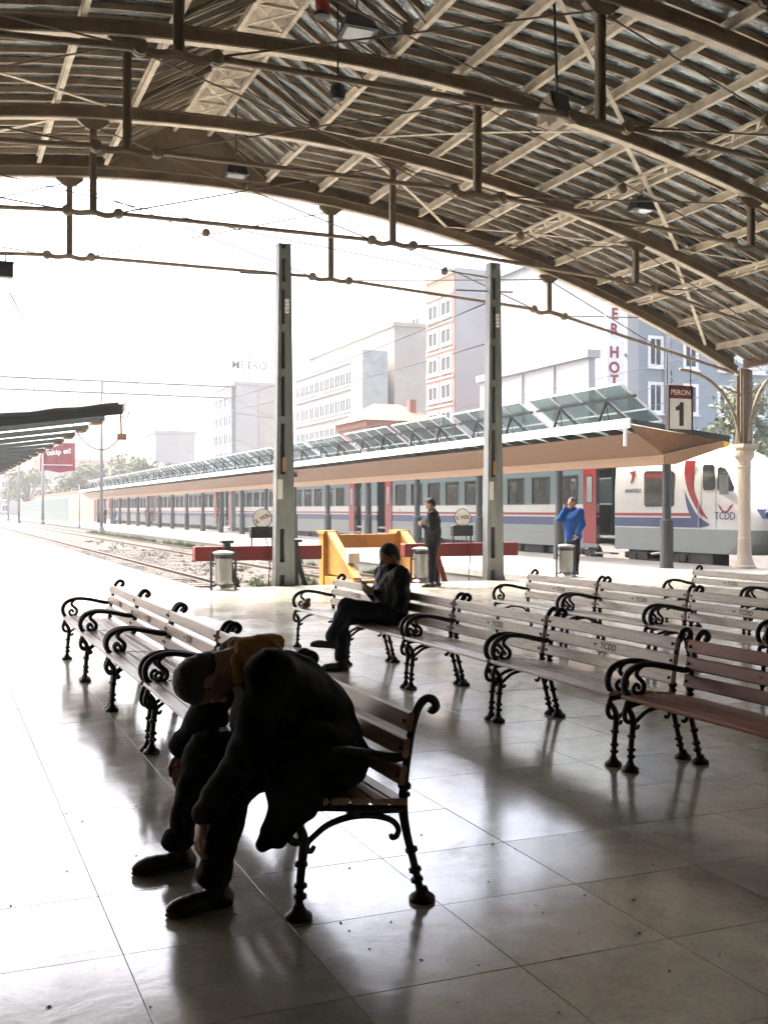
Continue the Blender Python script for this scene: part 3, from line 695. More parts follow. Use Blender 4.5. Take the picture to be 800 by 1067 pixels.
buffer_stop(4.86, 7.55, 21.6, 'red buffer beam on dark stands across the track at left', M['black_steel'], ('2. YOL', 'round white track sign reading 2. YOL on the red beam beside the left mast', 0.5), 273)
buffer_stop(9.5, 12.32, 21.7, 'red buffer beam on red struts behind the standing man', M['red'], ('1. YOL', 'round white track sign reading 1. YOL beside the standing man', 0.08), 481)
# yellow buffer frame
t = thing('track_buffer', 'yellow steel track buffer with sloping side members behind the phone man', 'buffer stop', (10.1, 24.6, ZB))
ya, yb_ = 25.4, 23.3
for x in (9.05, 11.0):
    rbox(MB(), x-0.14, x+0.30, ya-0.15, ya+0.15, ZB, 0.95).build('post', M['yellow'], t)
    g = MB(); g.prism([(ya-0.35,1.02),(ya+0.2,1.02),(ya+0.2,0.94),(ya-0.3,0.94)], x-0.18, x+0.18, 'x'); g.build('head_plate', M['yellow'], t)
    g = MB(); g.beam((x, ya-0.3, 0.99), (x, yb_, -0.06), 0.2, 0.07, (0,0,1)); g.build('sloping_member', M['yellow'], t)
    g = MB(); g.prism([(ya-0.3,0.9),(ya-0.12,0.9),(ya-0.12,-0.05),(yb_+0.15,-0.05)], x-0.02, x+0.02, 'x'); g.build('web_plate', M['yellow'], t)
    MB().box(x-0.12, x+0.12, yb_-0.1, ya-0.2, ZB, -0.1).build('foot_beam', M['yellow'], t)
rbox(MB(), 9.36, 10.85, ya-0.12, ya+0.1, 0.58, 0.92).build('cross_beam', M['yellow'], t)
rbox(MB(), 9.13, 10.87, yb_-0.02, yb_+0.2, -0.32, -0.1).build('base_beam', M['yellow'], t)
MB().box(9.0, 9.28, 23.72, 23.9, 0.28, 0.52).build('junction_box', M['white_paint'], t)
MB().box(9.06, 9.08, 23.8, 23.82, ZB, 0.28).build('conduit', M['stainless'], t)
MB().box(9.2, 9.22, 23.8, 23.82, ZB, 0.28).build('conduit', M['stainless'], t)

# litter bins
def bin_(u, v, label, full=True):
    p = on_z(u, v); x, y = p.x, p.y
    t = thing('litter_bin', label, 'bin', (x, y, 0), 'steel litter bins')
    g = MB()
    for s in (-1, 1):
        g.tube([(x+s*0.24, y, 0), (x+s*0.24, y, 0.74)], 0.022, 10)
        g.box(x+s*0.24-0.04, x+s*0.24+0.04, y-0.07, y+0.07, 0, 0.015)
    g.beam((x-0.24, y, 0.09), (x+0.24, y, 0.09), 0.03, 0.03)
    g.build('frame', M['black_steel'], t)
    MB().lathe([(0.135,0.10),(0.155,0.11),(0.165,0.16),(0.17,0.55),(0.172,0.60)], (x,y,0), 24).build('drum', M['stainless'], t, False)
    MB().lathe([(0.165,0.602),(0.165,0.68)], (x,y,0), 24).build('opening_band', M['black_steel'], t)
    MB().lathe([(0.19,0.682),(0.205,0.70),(0.205,0.72),(0.12,0.745),(0.03,0.755)], (x,y,0), 24).build('lid', M['stainless'], t)
    MB().lathe([(0.19,0.03),(0.16,0.06),(0.13,0.098)], (x,y,0), 20).build('base', M['stainless'], t)
    for s in (-1, 1): MB().beam((x+s*0.165, y, 0.5), (x+s*0.22, y, 0.5), 0.03, 0.03).build('pivot', M['black_steel'], t)
bin_(233, 614.5, 'steel litter bin in a dark frame at the platform corner near the left mast')
bin_(439, 607, 'steel litter bin next to the standing man by the red buffer')
bin_(589, 601, 'steel litter bin in front of the man in the blue jacket')

# hanging platform sign
t = thing('platform_sign', 'hanging white and dark red sign reading PERON 1', 'sign', (17.45, 22.42, 3.55))
sx0, sx1, sy = 17.12, 17.80, 22.42
z0, z1 = 3.57, 4.66
MB().box(sx0, sx1, sy-0.06, sy+0.06, z0, z1-0.31).build('panel', M['white_paint'], t)
M['sign_red'] = mat('dark_red_sign', (0.16, 0.012, 0.014), 0.45, 0, 0.06)
MB().box(sx0, sx1, sy-0.06, sy+0.06, z1-0.309, z1).build('header', M['sign_red'], t)
g = MB()
for x in (sx0-0.02, sx1+0.02): g.box(x-0.018, x+0.018, sy-0.075, sy+0.075, z0-0.02, z1+0.02)
g.box(sx0, sx1, sy-0.075, sy+0.075, z0-0.02, z0-0.002); g.box(sx0, sx1, sy-0.075, sy+0.075, z1+0.002, z1+0.02); g.build('frame', M['black_steel'], t)
for x in (sx0-0.02, sx1+0.02): MB().tube([(x, sy, z1+0.02), (x, sy, chz(x)+0.02)], 0.013, 8).build('hanger_rod', M['black_steel'], t, True)
put_text('PERON', 0.19, M['white_paint'], ((sx0+sx1)/2, sy-0.064, z1-0.16), '-y', t, 0.003)
cx_, zz = (sx0+sx1)/2+0.02, z0+0.09
MB().prism([(cx_-0.06,zz),(cx_+0.07,zz),(cx_+0.07,zz+0.60),(cx_-0.03,zz+0.60),(cx_-0.06,zz+0.53),(cx_-0.17,zz+0.47),(cx_-0.17,zz+0.38),(cx_-0.06,zz+0.40)], sy-0.066, sy-0.0605).build('numeral', M['ink'], t)
# floodlights under the roof
def floodlight(u, v, y, w_, label, rod_to=None, tilt=25):
    p = on_y(u, v, y); t = thing('floodlight', label, 'lamp', (p.x, p.y, p.z), 'floodlights under the shed roof')
    R = Matrix.Rotation(math.radians(tilt), 4, 'X'); T = Matrix.Translation(p)
    def put(mb, name, m):
        o = mb.build(name, m, t); o.data.transform(T @ R); return o
    h = w_*0.7
    b = MB(); b.add([(-w_/2,-h/2,-0.1),(w_/2,-h/2,-0.1),(w_/2,h/2,-0.1),(-w_/2,h/2,-0.1),(-w_*.36,-h*.3,0.12),(w_*.36,-h*.3,0.12),(w_*.36,h*.3,0.12),(-w_*.36,h*.3,0.12)], [(0,3,2,1),(4,5,6,7),(0,1,5,4),(1,2,6,5),(2,3,7,6),(3,0,4,7)])
    put(b, 'housing', M['black_steel'])
    put(MB().box(-w_/2-.01, w_/2+.01, -h/2-.01, h/2+.01, -0.125, -0.101), 'bezel', M['black_steel'])
    put(MB().box(-w_*.4, w_*.4, -h*.38, h*.38, -0.132, -0.126), 'glass', M['glass_dark'])
    g = MB(); zt = underz(p.x)
    g.tube([(p.x, p.y, p.z+0.1), (p.x, p.y, zt-0.05)], 0.014, 8); g.build('rod', M['black_steel'], t, True)
floodlight(372, 27, 13.3, 0.46, 'square black floodlight with pale glass near the roof ridge', tilt=-12)
floodlight(246, 177, 20.8, 0.42, 'small flat floodlight near the far roof edge at left', tilt=-5)
floodlight(668, 213, 17.4, 0.45, 'small black floodlight under the right flank of the roof', tilt=0)
# big hanging lamp: pale hood with black front on a long rod
p = on_y(582, 114, 12.9); t = thing('hanging_spotlight', 'large pale spotlight with black back hanging on a long rod', 'lamp', tuple(p))
R = Matrix.Translation(p) @ Matrix.Rotation(math.radians(18), 4, 'Z') @ Matrix.Rotation(math.radians(-14), 4, 'X')
def put(mb, name, m): o = mb.build(name, m, t); o.data.transform(R); return o
put(MB().add([(-.16,-.03,-.16),(.16,-.03,-.16),(.16,.30,-.13),(-.16,.30,-.13),(-.19,-.03,.20),(.19,-.03,.20),(.13,.22,.14),(-.13,.22,.14)], [(0,3,2,1),(4,5,6,7),(0,1,5,4),(1,2,6,5),(2,3,7,6),(3,0,4,7)]), 'hood', M['cream_iron'])
put(MB().box(-.15, .19, -.06, -.032, -.12, .22), 'front', M['black_steel'])
put(MB().box(-.19, -.165, -.05, .1, -.25, .05), 'visor', M['cream_iron'])
g = MB(); g.tube([(p.x-0.03, p.y, p.z+0.2), (p.x-0.08, p.y, underz(p.x)-0.06)], 0.02, 8); g.build('rod', M['black_steel'], t, True)
# speakers and small fittings
p = on_y(352, 97, 14.2); t = thing('horn_speaker', 'small dark round speaker hanging below the roof ridge', 'speaker', tuple(p))
MB().lathe([(0.03,-0.12),(0.09,-0.09),(0.11,0.0),(0.105,0.08),(0.06,0.12)], p, 16).build('body', M['black_steel'], t); MB().tube([(p.x,p.y,p.z+.1),(p.x,p.y,underz(p.x)-.06)], 0.012, 6).build('rod', M['black_steel'], t)
p = on_y(336, 6, 12.4); t = thing('alarm_horn', 'red alarm horn with black mouth hanging at the top edge', 'alarm horn', tuple(p))
M['signal_red'] = mat('signal_red_plastic', (0.42, 0.05, 0.025), 0.4, 0, 0.08)
MB().lathe([(0.075,-0.08),(0.09,-0.02),(0.085,0.12),(0.05,0.18)], p, 16).build('body', M['signal_red'], t); MB().lathe([(0.06,-0.15),(0.10,-0.14),(0.085,-0.082)], p, 16).build('mouth', M['black_steel'], t)
MB().tube([(p.x,p.y,p.z+.15),(p.x,p.y,underz(p.x)-.06)], 0.012, 6).build('rod', M['black_steel'], t)
p = on_y(790, 4, 13.0); t = thing('round_lamp', 'pale round lamp at the upper right roof corner', 'lamp', tuple(p))
MB().lathe([(0.05,-0.10),(0.12,-0.07),(0.13,0.0),(0.10,0.08),(0.04,0.1)], p, 18).build('shade', M['cream_iron'], t, True); MB().tube([(p.x,p.y,p.z+.08),(p.x,p.y,underz(p.x)-.06)], 0.012, 6).build('rod', M['black_steel'], t)
p = on_y(6, 281, 22.5); t = thing('floodlight', 'dark box floodlight hanging from the tie bar at the left edge', 'lamp', tuple(p))
MB().box(p.x-.28, p.x+.14, p.y-.12, p.y+.12, p.z-.15, p.z+.12).build('housing', M['black_steel'], t); MB().box(p.x-.26, p.x+.12, p.y-.1, p.y+.1, p.z-.17, p.z-.152).build('glass', M['glass_dark'], t)
MB().box(p.x-.30, p.x+.16, p.y-.05, p.y+.05, p.z+.121, p.z+.16).build('bracket', M['black_steel'], t); MB().tube([(p.x,p.y,p.z+.15),(p.x,p.y+.09,chz(p.x)-.02)], 0.014, 6).build('rod', M['black_steel'], t)

# ------------------------------------------------------------------ benches
BL = 1.50
def end_frame():
    g = MB()
    def tb(pts, r, k=4, n=8, flat=1.0):
        q = smooth_pts([(a, 0, b) for a, b in pts], k)
        if hasattr(r, '__len__'):
            rr = np.interp(np.linspace(0, 1, len(q)), np.linspace(0, 1, len(r)), r)
        else: rr = [r]*len(q)
        g.tube(q, list(rr), n, True, flat)
    # hind leg running up into the back, with its scroll
    tb([(.505,.02),(.488,.10),(.462,.20),(.440,.29),(.428,.37),(.432,.46),(.445,.56),(.462,.66),(.480,.73),(.503,.775),(.533,.795),(.560,.785),(.570,.762),(.556,.745),(.540,.752)],
       [.017,.016,.016,.018,.021,.018,.017,.017,.018,.018,.017,.018,.019,.017,.013])
    # front leg and the ring at its head
    tb([(0,.02),(.004,.10),(.010,.18),(.018,.25),(.020,.30),(.002,.345),(-.028,.372),(-.040,.335),(-.030,.300),(-.004,.288),(.016,.305)], [.016,.016,.017,.019,.019,.018,.018,.016,.015,.015,.012])
    tb([(-.028,.372),(-.020,.40),(.01,.415),(.05,.41)], .017)
    # arm with the large front scroll
    tb([(.450,.590),(.415,.572),(.36,.578),(.28,.598),(.19,.616),(.11,.622),(.045,.612),(-.008,.585),(-.038,.542),(-.040,.492),(-.018,.450),(.02,.425)], [.018,.019,.019,.018,.018,.018,.019,.020,.020,.019,.018,.018], flat=1.15)
    tb([(.085,.612),(.052,.588),(.048,.558),(.072,.535),(.096,.508),(.094,.472),(.066,.450),(.034,.460),(.024,.488),(.044,.508),(.062,.494),(.056,.478)], [.012,.013,.014,.014,.015,.015,.015,.014,.013,.012,.012,.010])
    # seat rail
    tb([(-.005,.405),(.08,.412),(.20,.398),(.32,.378),(.43,.37)], .017, flat=1.2)
    # arched brace with curled ends
    tb([(.062,.268),(.050,.250),(.034,.256),(.034,.280),(.062,.305),(.115,.340),(.19,.360),(.26,.362),(.33,.350),(.385,.325),(.408,.292),(.400,.266),(.382,.262),(.376,.276)], [.009,.011,.012,.012,.012,.013,.014,.014,.013,.012,.012,.012,.011,.009])
    g.box(.195, .245, -.016, .016, .355, .40)
    # collars
    def collar(x0, z0, x1, z1, r): g.tube([(x0,0,z0),(x0+(x1-x0)*.25,0,z0+(z1-z0)*.25),(x0+(x1-x0)*.75,0,z0+(z1-z0)*.75),(x1,0,z1)], [r*.7,r,r,r*.7], 10)
    for z in (.085, .125, .205): collar(.004+.03*z, z-.011, .004+.03*z, z+.011, .026)
    for z in (.085, .125, .205): x = .505-.2*z; collar(x+.003, z-.011, x-.003, z+.011, .026)
    collar(.432,.445,.436,.475,.027); collar(.434,.415,.434,.435,.024)
    for bx, bz in ((.404,.505),(.419,.610),(.435,.712)): g.lathe([(.010,-.006),(.010,.002),(.006,.0)], (bx, 0, bz), 8, 'x')
    # feet
    for x in (0.0, 0.51): g.lathe([(.052,0),(.052,.016),(.046,.022),(.028,.034),(.020,.055)], (x,0,0), 14)
    return g
def slat(x, z, w_, h_, ang, r=0.007):
    """rounded board of cross-section w_ x h_ tilted by ang, along the bench"""
    p = [(-w_/2+r,-h_/2),(w_/2-r,-h_/2),(w_/2,-h_/2+r),(w_/2,h_/2-r),(w_/2-r,h_/2),(-w_/2+r,h_/2),(-w_/2,h_/2-r),(-w_/2,-h_/2+r)]
    c, s = math.cos(ang), math.sin(ang)
    return MB().prism([(x+a*c-b*s, z+a*s+b*c) for a, b in p], 0.0, BL)
def emblem():
    g = MB(); q = [(0,-.012),(.006,-.002),(.028,.008),(.012,.010),(.004,.006),(0,.012),(-.004,.006),(-.012,.010),(-.028,.008),(-.006,-.002)]
    return q
tcdd = text_mesh('TCDD', 0.062, 0.0008, 0.0005, 0.0, 1.1)
def bench_proto(wood):
    t = thing('bench', 'bench', 'bench')
    e = end_frame().build('end_frame', M['iron'], t, True); e.location = (0, 0.025, 0)
    e2 = e.copy(); COL.objects.link(e2); e2.location = (0, BL-0.025, 0)
    for x, z, a in ((-.012,.438,.12),(.075,.437,-.02),(.158,.430,-.07),(.241,.423,-.10),(.324,.413,-.12),(.398,.405,-.12)):
        slat(x, z, .074, .026, a).build('seat_slat', wood, t)
    kids = []
    for k, (x, z) in enumerate(((.418,.505),(.433,.610),(.449,.712))):
        s = slat(x, z, .024, .078, -math.radians(9)).build('back_slat', wood, t); kids.append(s)
    mid = kids[1]
    a = -math.radians(9)
    T = Matrix.Translation((.433-.0135, 0.70, .612)) @ Matrix.Rotation(a, 4, 'Y').inverted() @ Matrix.Rotation(-math.pi/2, 4, 'Z') @ Matrix.Rotation(math.pi/2, 4, 'X')
    me = tcdd.copy(); me.transform(T); me.materials.clear(); me.materials.append(M['ink']); l = link('lettering', me, mid)
    em = MB(); q = emblem(); n = len(q)
    em.add([(u_, v_, 0.0008) for u_, v_ in q] + [(u_, v_, -0.0008) for u_, v_ in q], [tuple(range(n)), tuple(range(2*n-1, n-1, -1))] + [(i, (i+1)%n, (i+1)%n+n, i+n) for i in range(n)])
    eo = em.build('emblem', M['ink'], mid); eo.data.transform(Matrix.Translation((.433-.0135, 0.70+0.155, .612)) @ Matrix.Rotation(a, 4, 'Y').inverted() @ Matrix.Rotation(-math.pi/2, 4, 'Z') @ Matrix.Rotation(math.pi/2, 4, 'X'))
    return t
protos = {k: bench_proto(M[k]) for k in ('wood_tan', 'wood_pale', 'wood_brown')}
used = set()
def bench(kind, x, y, label, rot=0.0):
    o = protos[kind] if kind not in used else copy_tree(protos[kind])
    used.add(kind); o.location = (x, y, 0); o.rotation_euler = (0, 0, rot); o['label'] = label; o['group'] = 'iron and timber benches in rows'
    return o
MOD = 1.546
R1, R2, R3, R4 = 1.27, 3.78, 6.30, 8.80
lab1 = ['near end bench of the left row, under the slumped man in black', 'tan bench second from the near end of the left row, at the slumped man\'s head', 'tan bench in the middle of the left row, third from its far end', 'tan bench of the left row, second from its far end', 'farthest tan bench of the left row, nearest the tracks']
for k in range(5): bench('wood_tan', R1, 3.85+k*MOD, lab1[k], random.uniform(-.006,.006))
lab2 = ['pale bench reading TCDD right beside the red-brown bench', 'pale bench just right of the man with the phone', 'pale bench on which the man with the phone sits', 'pale bench at the far end of the phone man\'s row, its seat empty']
for k in range(4): bench('wood_pale', R2, 5.45+k*MOD, lab2[k], random.uniform(-.006,.006))
bench('wood_brown', R2+0.01, 5.45-MOD-0.06, 'red-brown wooden bench cut by the right picture edge')
lab3 = ['brown bench showing only its far arm at the right picture edge', 'pale bench behind the red-brown bench, its right end cut off', 'pale bench with dark TCDD lettering, second from the far end of the row behind', 'pale bench in front of the man in the blue jacket, far end of its row']
for k in range(4): bench('wood_brown' if k == 0 else 'wood_pale', R3, 5.45+k*MOD, lab3[k], random.uniform(-.006,.006))
lab4 = ['bench of the rearmost row at the right edge, mostly hidden', 'pale bench of the rearmost row, in front of the cream column']
for k in range(2): bench('wood_pale', R4, 5.45+(k+2)*MOD, lab4[k], random.uniform(-.006,.006))
# ------------------------------------------------------------------ canopy on the platform beside the train
CX = 17.9
def pillar_geo(mb, x, y, top):
    mb.lathe([(0.19,0.0),(0.19,0.03),(0.175,0.04),(0.175,1.18),(0.185,1.2),(0.185,1.24),(0.12,1.30),(0.115,1.34),(0.115,top)], (x,y,0), 14)
can = thing('platform_canopy', 'long platform canopy with white fascia, timber soffit and glazed sawtooth panels above the train platform', 'canopy', (CX, 23.4, 0))
CY0, CY1 = 23.35, 137.0; NP = 20; PS = 5.31
src = None
for k in range(NP+1):
    y = CY0 + 0.15 + PS*k
    if src is None: g = MB(); pillar_geo(g, CX, 0, 2.75); src = g.build('pillar', M['pillar'], can); src.location = (0, y, 0)
    else: c = src.copy(); COL.objects.link(c); c.location = (0, y, 0)
MB().box(CX-0.16, CX+0.16, CY0, CY1, 2.74, 2.98).build('spine_beam', M['soffit_pale'], can)
# timber soffits, board by board
zl0, zl1 = 2.985, 3.52; xl0, xl1 = CX-0.16, CX-1.0
nb = 5
for i in range(nb):
    a, b = i/nb, (i+1)/nb - 0.012
    p = [(xl0+(xl1-xl0)*a, zl0+(zl1-zl0)*a), (xl0+(xl1-xl0)*b, zl0+(zl1-zl0)*b), (xl0+(xl1-xl0)*b, zl0+(zl1-zl0)*b+0.03), (xl0+(xl1-xl0)*a, zl0+(zl1-zl0)*a+0.03)]
    MB().prism(p, CY0+0.05, CY1).build('soffit_board', M['soffit'], can)
for i in range(7):
    a, b = i/7, (i+1)/7 - 0.01
    p = [(CX+0.16+1.55*a, 2.985+0.40*a), (CX+0.16+1.55*b, 2.985+0.40*b), (CX+0.16+1.55*b, 3.015+0.40*b), (CX+0.16+1.55*a, 3.015+0.40*a)]
    MB().prism(p, CY0+0.05, CY1).build('soffit_board', M['soffit'], can)
# sloping end board with yellow cap
g = MB(); g.prism([(CX-0.16,2.74),(CX+0.16,2.74),(CX+1.72,3.22),(CX+1.72,3.40),(CX-0.16,3.0)], CY0-0.03, CY0+0.045); g.build('end_beam', M['soffit_pale'], can)
g = MB(); g.prism([(CX-0.16,3.002),(CX+1.72,3.402),(CX+1.72,3.42),(CX-1.2,3.74),(CX-1.0,3.5)], CY0+0.06, CY0+0.09); g.build('end_panel', M['soffit'], can)
MB().prism([(CX+1.722,3.20),(CX+1.9,3.26),(CX+1.9,3.50),(CX+1.722,3.46)], CY0-0.04, CY0+0.1).build('end_cap', M['sign_yellow'], can)
# deck, rafters, fascia
XF = 16.6; ZF = 3.86
g = MB(); g.prism([(XF+0.06,ZF-0.03),(CX,3.62),(CX+1.9,3.46),(CX+1.9,3.52),(CX,3.68),(XF+0.06,ZF+0.02)], CY0, CY1); g.build('deck', M['deck'], can)
MB().box(XF, XF+0.05, CY0-0.02, CY1, ZF-0.2, ZF+0.05).build('fascia', M['canopy_white'], can)
g = MB(); g.prism([(XF+0.06,ZF+0.025),(XF+0.06,ZF-0.09),(CX+1.9,3.36),(CX+1.9,3.53)], CY0-0.05, CY0-0.005); g.build('end_trim', M['canopy_dark'], can)
src = None
for k in range(104):
    y = CY0 + 0.35 + k*1.062
    if src is None: g = MB(); g.prism([(XF+0.05,ZF-0.17),(CX-0.2,3.32),(CX-0.2,3.60),(XF+0.05,ZF-0.04)], -0.05, 0.05); src = g.build('rafter', M['canopy_dark'], can); src.location = (0, y, 0)
    else: c = src.copy(); COL.objects.link(c); c.location = (0, y, 0)
MB().tube([(XF+0.1, CY0+0.3, 3.75), (XF+0.1, CY0+0.3, 3.2)], 0.05, 10).build('downpipe', M['white_paint'], can)
# glazed sawtooth panels
def panel(y):
    t = None; L_ = 4.75
    A = Vector((XF+0.12, 0, 4.86)); B = Vector((CX+0.15, 0, 3.92)); sk = 0.95
    fr = MB()
    def P(a, b): return A*(1-a) + B*a + Vector((0, y + b*L_ - a*sk*0, 0))
    for a in (0, 1/3, 2/3, 1): fr.beam(P(a,0), P(a,1), 0.05, 0.05)
    for b in (0, .25, .5, .75, 1): fr.beam(P(0,b), P(1,b), 0.045, 0.045)
    root = fr.build('panel_frame', M['canopy_white'], can)
    for i in range(3):
        for j in range(4):
            a0, a1, b0, b1 = i/3+0.02, (i+1)/3-0.02, j/4+0.008, (j+1)/4-0.008
            q = [P(a0,b0), P(a0,b1), P(a1,b1), P(a1,b0)]
            MB().add([*q, *[p+Vector((0,0,0.008)) for p in q]], [(0,1,2,3),(7,6,5,4),(0,4,5,1),(1,5,6,2),(2,6,7,3),(3,7,4,0)]).build('pane', M['roof_glass'], root)
    st = MB(); m0 = P(0.28, 0) - Vector((0,0,0.05)); m1 = P(0.28, 1) - Vector((0,0,0.05))
    st.beam(m0 - Vector((0,.15,0)), m1 + Vector((0,.15,0)), 0.07, 0.07)
    for b in (0.25, 0.75):
        c = P(0.28, b) - Vector((0,0,0.08))
        for dy in (-0.95, 0.95): st.beam(c, (CX-0.55, c.y+dy, 3.72), 0.055, 0.055)
        st.beam(c, (c.x+0.1, c.y, 3.76), 0.02, 0.02)
    st.build('strut_frame', M['canopy_dark'], root)
for k in range(20): panel(CY0 + 0.55 + PS*k)
MB().box(CX-1.15, CX-0.75, CY0+PS*5.5, CY0+PS*5.5+0.5, 3.2, 3.44).build('camera_box', M['canopy_dark'], can)
# ------------------------------------------------------------------ canopy over the left platform
can2 = thing('platform_canopy', 'dark ribbed canopy end over the platform at the left edge', 'canopy', (1.0, 25.5, 0))
ex, ez, y0 = 4.07, 3.92, 25.5; wx = 1.0
g = MB(); g.prism([(ex,ez-0.16),(ex,ez+0.07),(-1.5,ez-0.66),(-1.5,ez-0.95)], y0-0.06, y0); g.build('end_beam', M['canopy_dark'], can2)
g = MB(); g.add([(ex,y0+.002,ez+0.04),(-1.5,y0+.002,ez-0.69),(-1.5,120,ez-0.69),(ex,120,ez+0.04)], [(0,1,2,3)]); g.build('deck', M['deck'], can2)
MB().box(ex+0.001, ex+0.05, y0-0.08, 120, ez-0.10, ez+0.11).build('fascia', M['canopy_white'], can2)
src = None
for k in range(28):
    y = y0 + 2.9 + k*3.1
    if src is None: g = MB(); g.prism([(ex-0.02,ez-0.09),(ex-0.02,ez+0.02),(0.35,ez-0.47),(0.35,ez-0.62)], -0.16, 0.16); src = g.build('rafter', M['canopy_dark'], can2); src.location = (0, y, 0)
    else: c = src.copy(); COL.objects.link(c); c.location = (0, y, 0)
    if k < 20: MB().box(ex-0.30, ex-0.02, y+0.17, y+0.75, ez-0.16, ez-0.05).build('edge_block', M['soffit_pale'], can2)
g = MB(); g.prism([(0.34,ez-0.74),(0.34,ez-0.50),(-0.9,ez-1.2),(-0.9,ez-1.45)], y0+0.3, 118); g.build('spine_beam', M['soffit_pale'], can2)
for k in range(8): g = MB(); pillar_geo(g, -0.6, y0+1+k*5.3, ez-1.3); g.build('pillar', M['pillar'], can2)
q = smooth_pts([(ex+0.02,y0,ez+0.05),(ex+0.15,y0,ez-0.0),(ex+0.1,y0,ez-0.25),(ex-0.05,y0,ez-0.2)], 4); MB().tube(q, 0.012, 6).build('cable_loop', M['canopy_dark'], can2, True)
MB().tube([(ex-0.05,y0-0.02,ez-0.1),(ex-0.03,y0-0.02,ez-0.62)], 0.022, 8).build('lamp_rod', M['soffit_pale'], can2); MB().box(ex-0.12,ex+0.08,y0-0.08,y0+0.06,ez-0.76,ez-0.62).build('lamp_box', M['soffit_pale'], can2)
q = smooth_pts([(ex-0.06,y0,ez-0.72),(ex-0.4,y0,ez-1.0),(ex-0.8,y0+.2,ez-0.85),(ex-1.1,y0+.4,ez-0.35)], 4); MB().tube(q, 0.012, 6).build('cable_loop', M['canopy_dark'], can2, True)
q = [(ex-0.1-4.8*i/30, y0-0.07, ez+0.06-0.645*i/30+0.014*math.sin(i*0.9)) for i in range(31)]; MB().tube(q, 0.05, 6).build('rolled_sheet', M['canopy_dark'], can2, True)

# ------------------------------------------------------------------ train
M['t_white'] = mat('train_white', (0.52, 0.53, 0.52), 0.32, 0, 0.06, 1.5, 0.0, 40, (0.36, 0.34, 0.30), 0.4)
M['t_blue_grey'] = mat('train_blue_grey', (0.085, 0.14, 0.165), 0.35, 0, 0.08, 1.5)
M['t_grey'] = mat('train_light_grey', (0.20, 0.23, 0.225), 0.4, 0, 0.08, 1.5, 0.0, 40, (0.2, 0.2, 0.18), 0.4)
M['t_red'] = mat('train_red', (0.24, 0.010, 0.013), 0.35, 0, 0.06, 1.5)
M['t_blue'] = mat('train_blue', (0.012, 0.034, 0.12), 0.35, 0, 0.08, 1.5)
M['t_dark'] = mat('train_underframe', (0.03, 0.028, 0.026), 0.7, 0, 0.4, 4, 0.2, 30, (0.12, 0.08, 0.05), 0.6)
M['t_rubber'] = mat('black_window_rubber', (0.015, 0.016, 0.018), 0.5, 0, 0.1)
M['t_int'] = mat('train_interior', (0.45, 0.43, 0.40), 0.7, 0, 0.1)
M['t_seat'] = mat('pale_seat_cover', (0.72, 0.62, 0.50), 0.8, 0, 0.12)
TX = 20.2; TW = 2.85; TXB = TX + TW; ZR = 3.75
def skirt(t, y0_, y1_, m, z0_=0.28, z1_=0.98): MB().box(TX+0.0, TX+0.06, y0_, y1_, z0_, z1_).build('lower_panel', m, t)
def bogie(t, yc):
    b = MB(); b.beam((TX+0.12, yc-1.5, 0.12), (TX+0.12, yc+1.5, 0.12), 0.14, 0.18); b.box(TX+0.05, TX+0.2, yc-0.35, yc+0.35, 0.0, 0.24)
    r = b.build('bogie', M['t_dark'], t)
    for dy in (-1.05, 1.05):
        MB().lathe([(0.40,-0.06),(0.44,-0.05),(0.44,0.02),(0.40,0.03),(0.30,0.03),(0.12,0.06)], (TX+0.3, yc+dy, -0.03), 22, 'x').build('wheel', M['t_dark'], r)
        MB().box(TX+0.02, TX+0.2, yc+dy-0.17, yc+dy+0.17, -0.1, 0.18).build('axle_box', M['t_dark'], r)
        for k in range(6): MB().lathe([(0.09,-0.012),(0.105,0),(0.09,0.012)], (TX+0.12, yc+dy+0.33, 0.03+k*0.035), 10).build('spring', M['t_dark'], r)
    MB().tube([(TX+0.06, yc-0.9, 0.30), (TX+0.05, yc+0.1, 0.18)], 0.05, 8).build('damper', M['stainless'], r)
def equipment(t, y0_, y1_):
    y = y0_
    while y < y1_-0.8:
        l = random.uniform(0.7, 1.8); MB().box(TX+0.1+random.random()*0.1, TX+1.2, y, min(y+l, y1_), -0.18+random.random()*0.1, 0.30).build('equipment_box', M['t_dark'], t); y += l + random.uniform(0.1, 0.4)
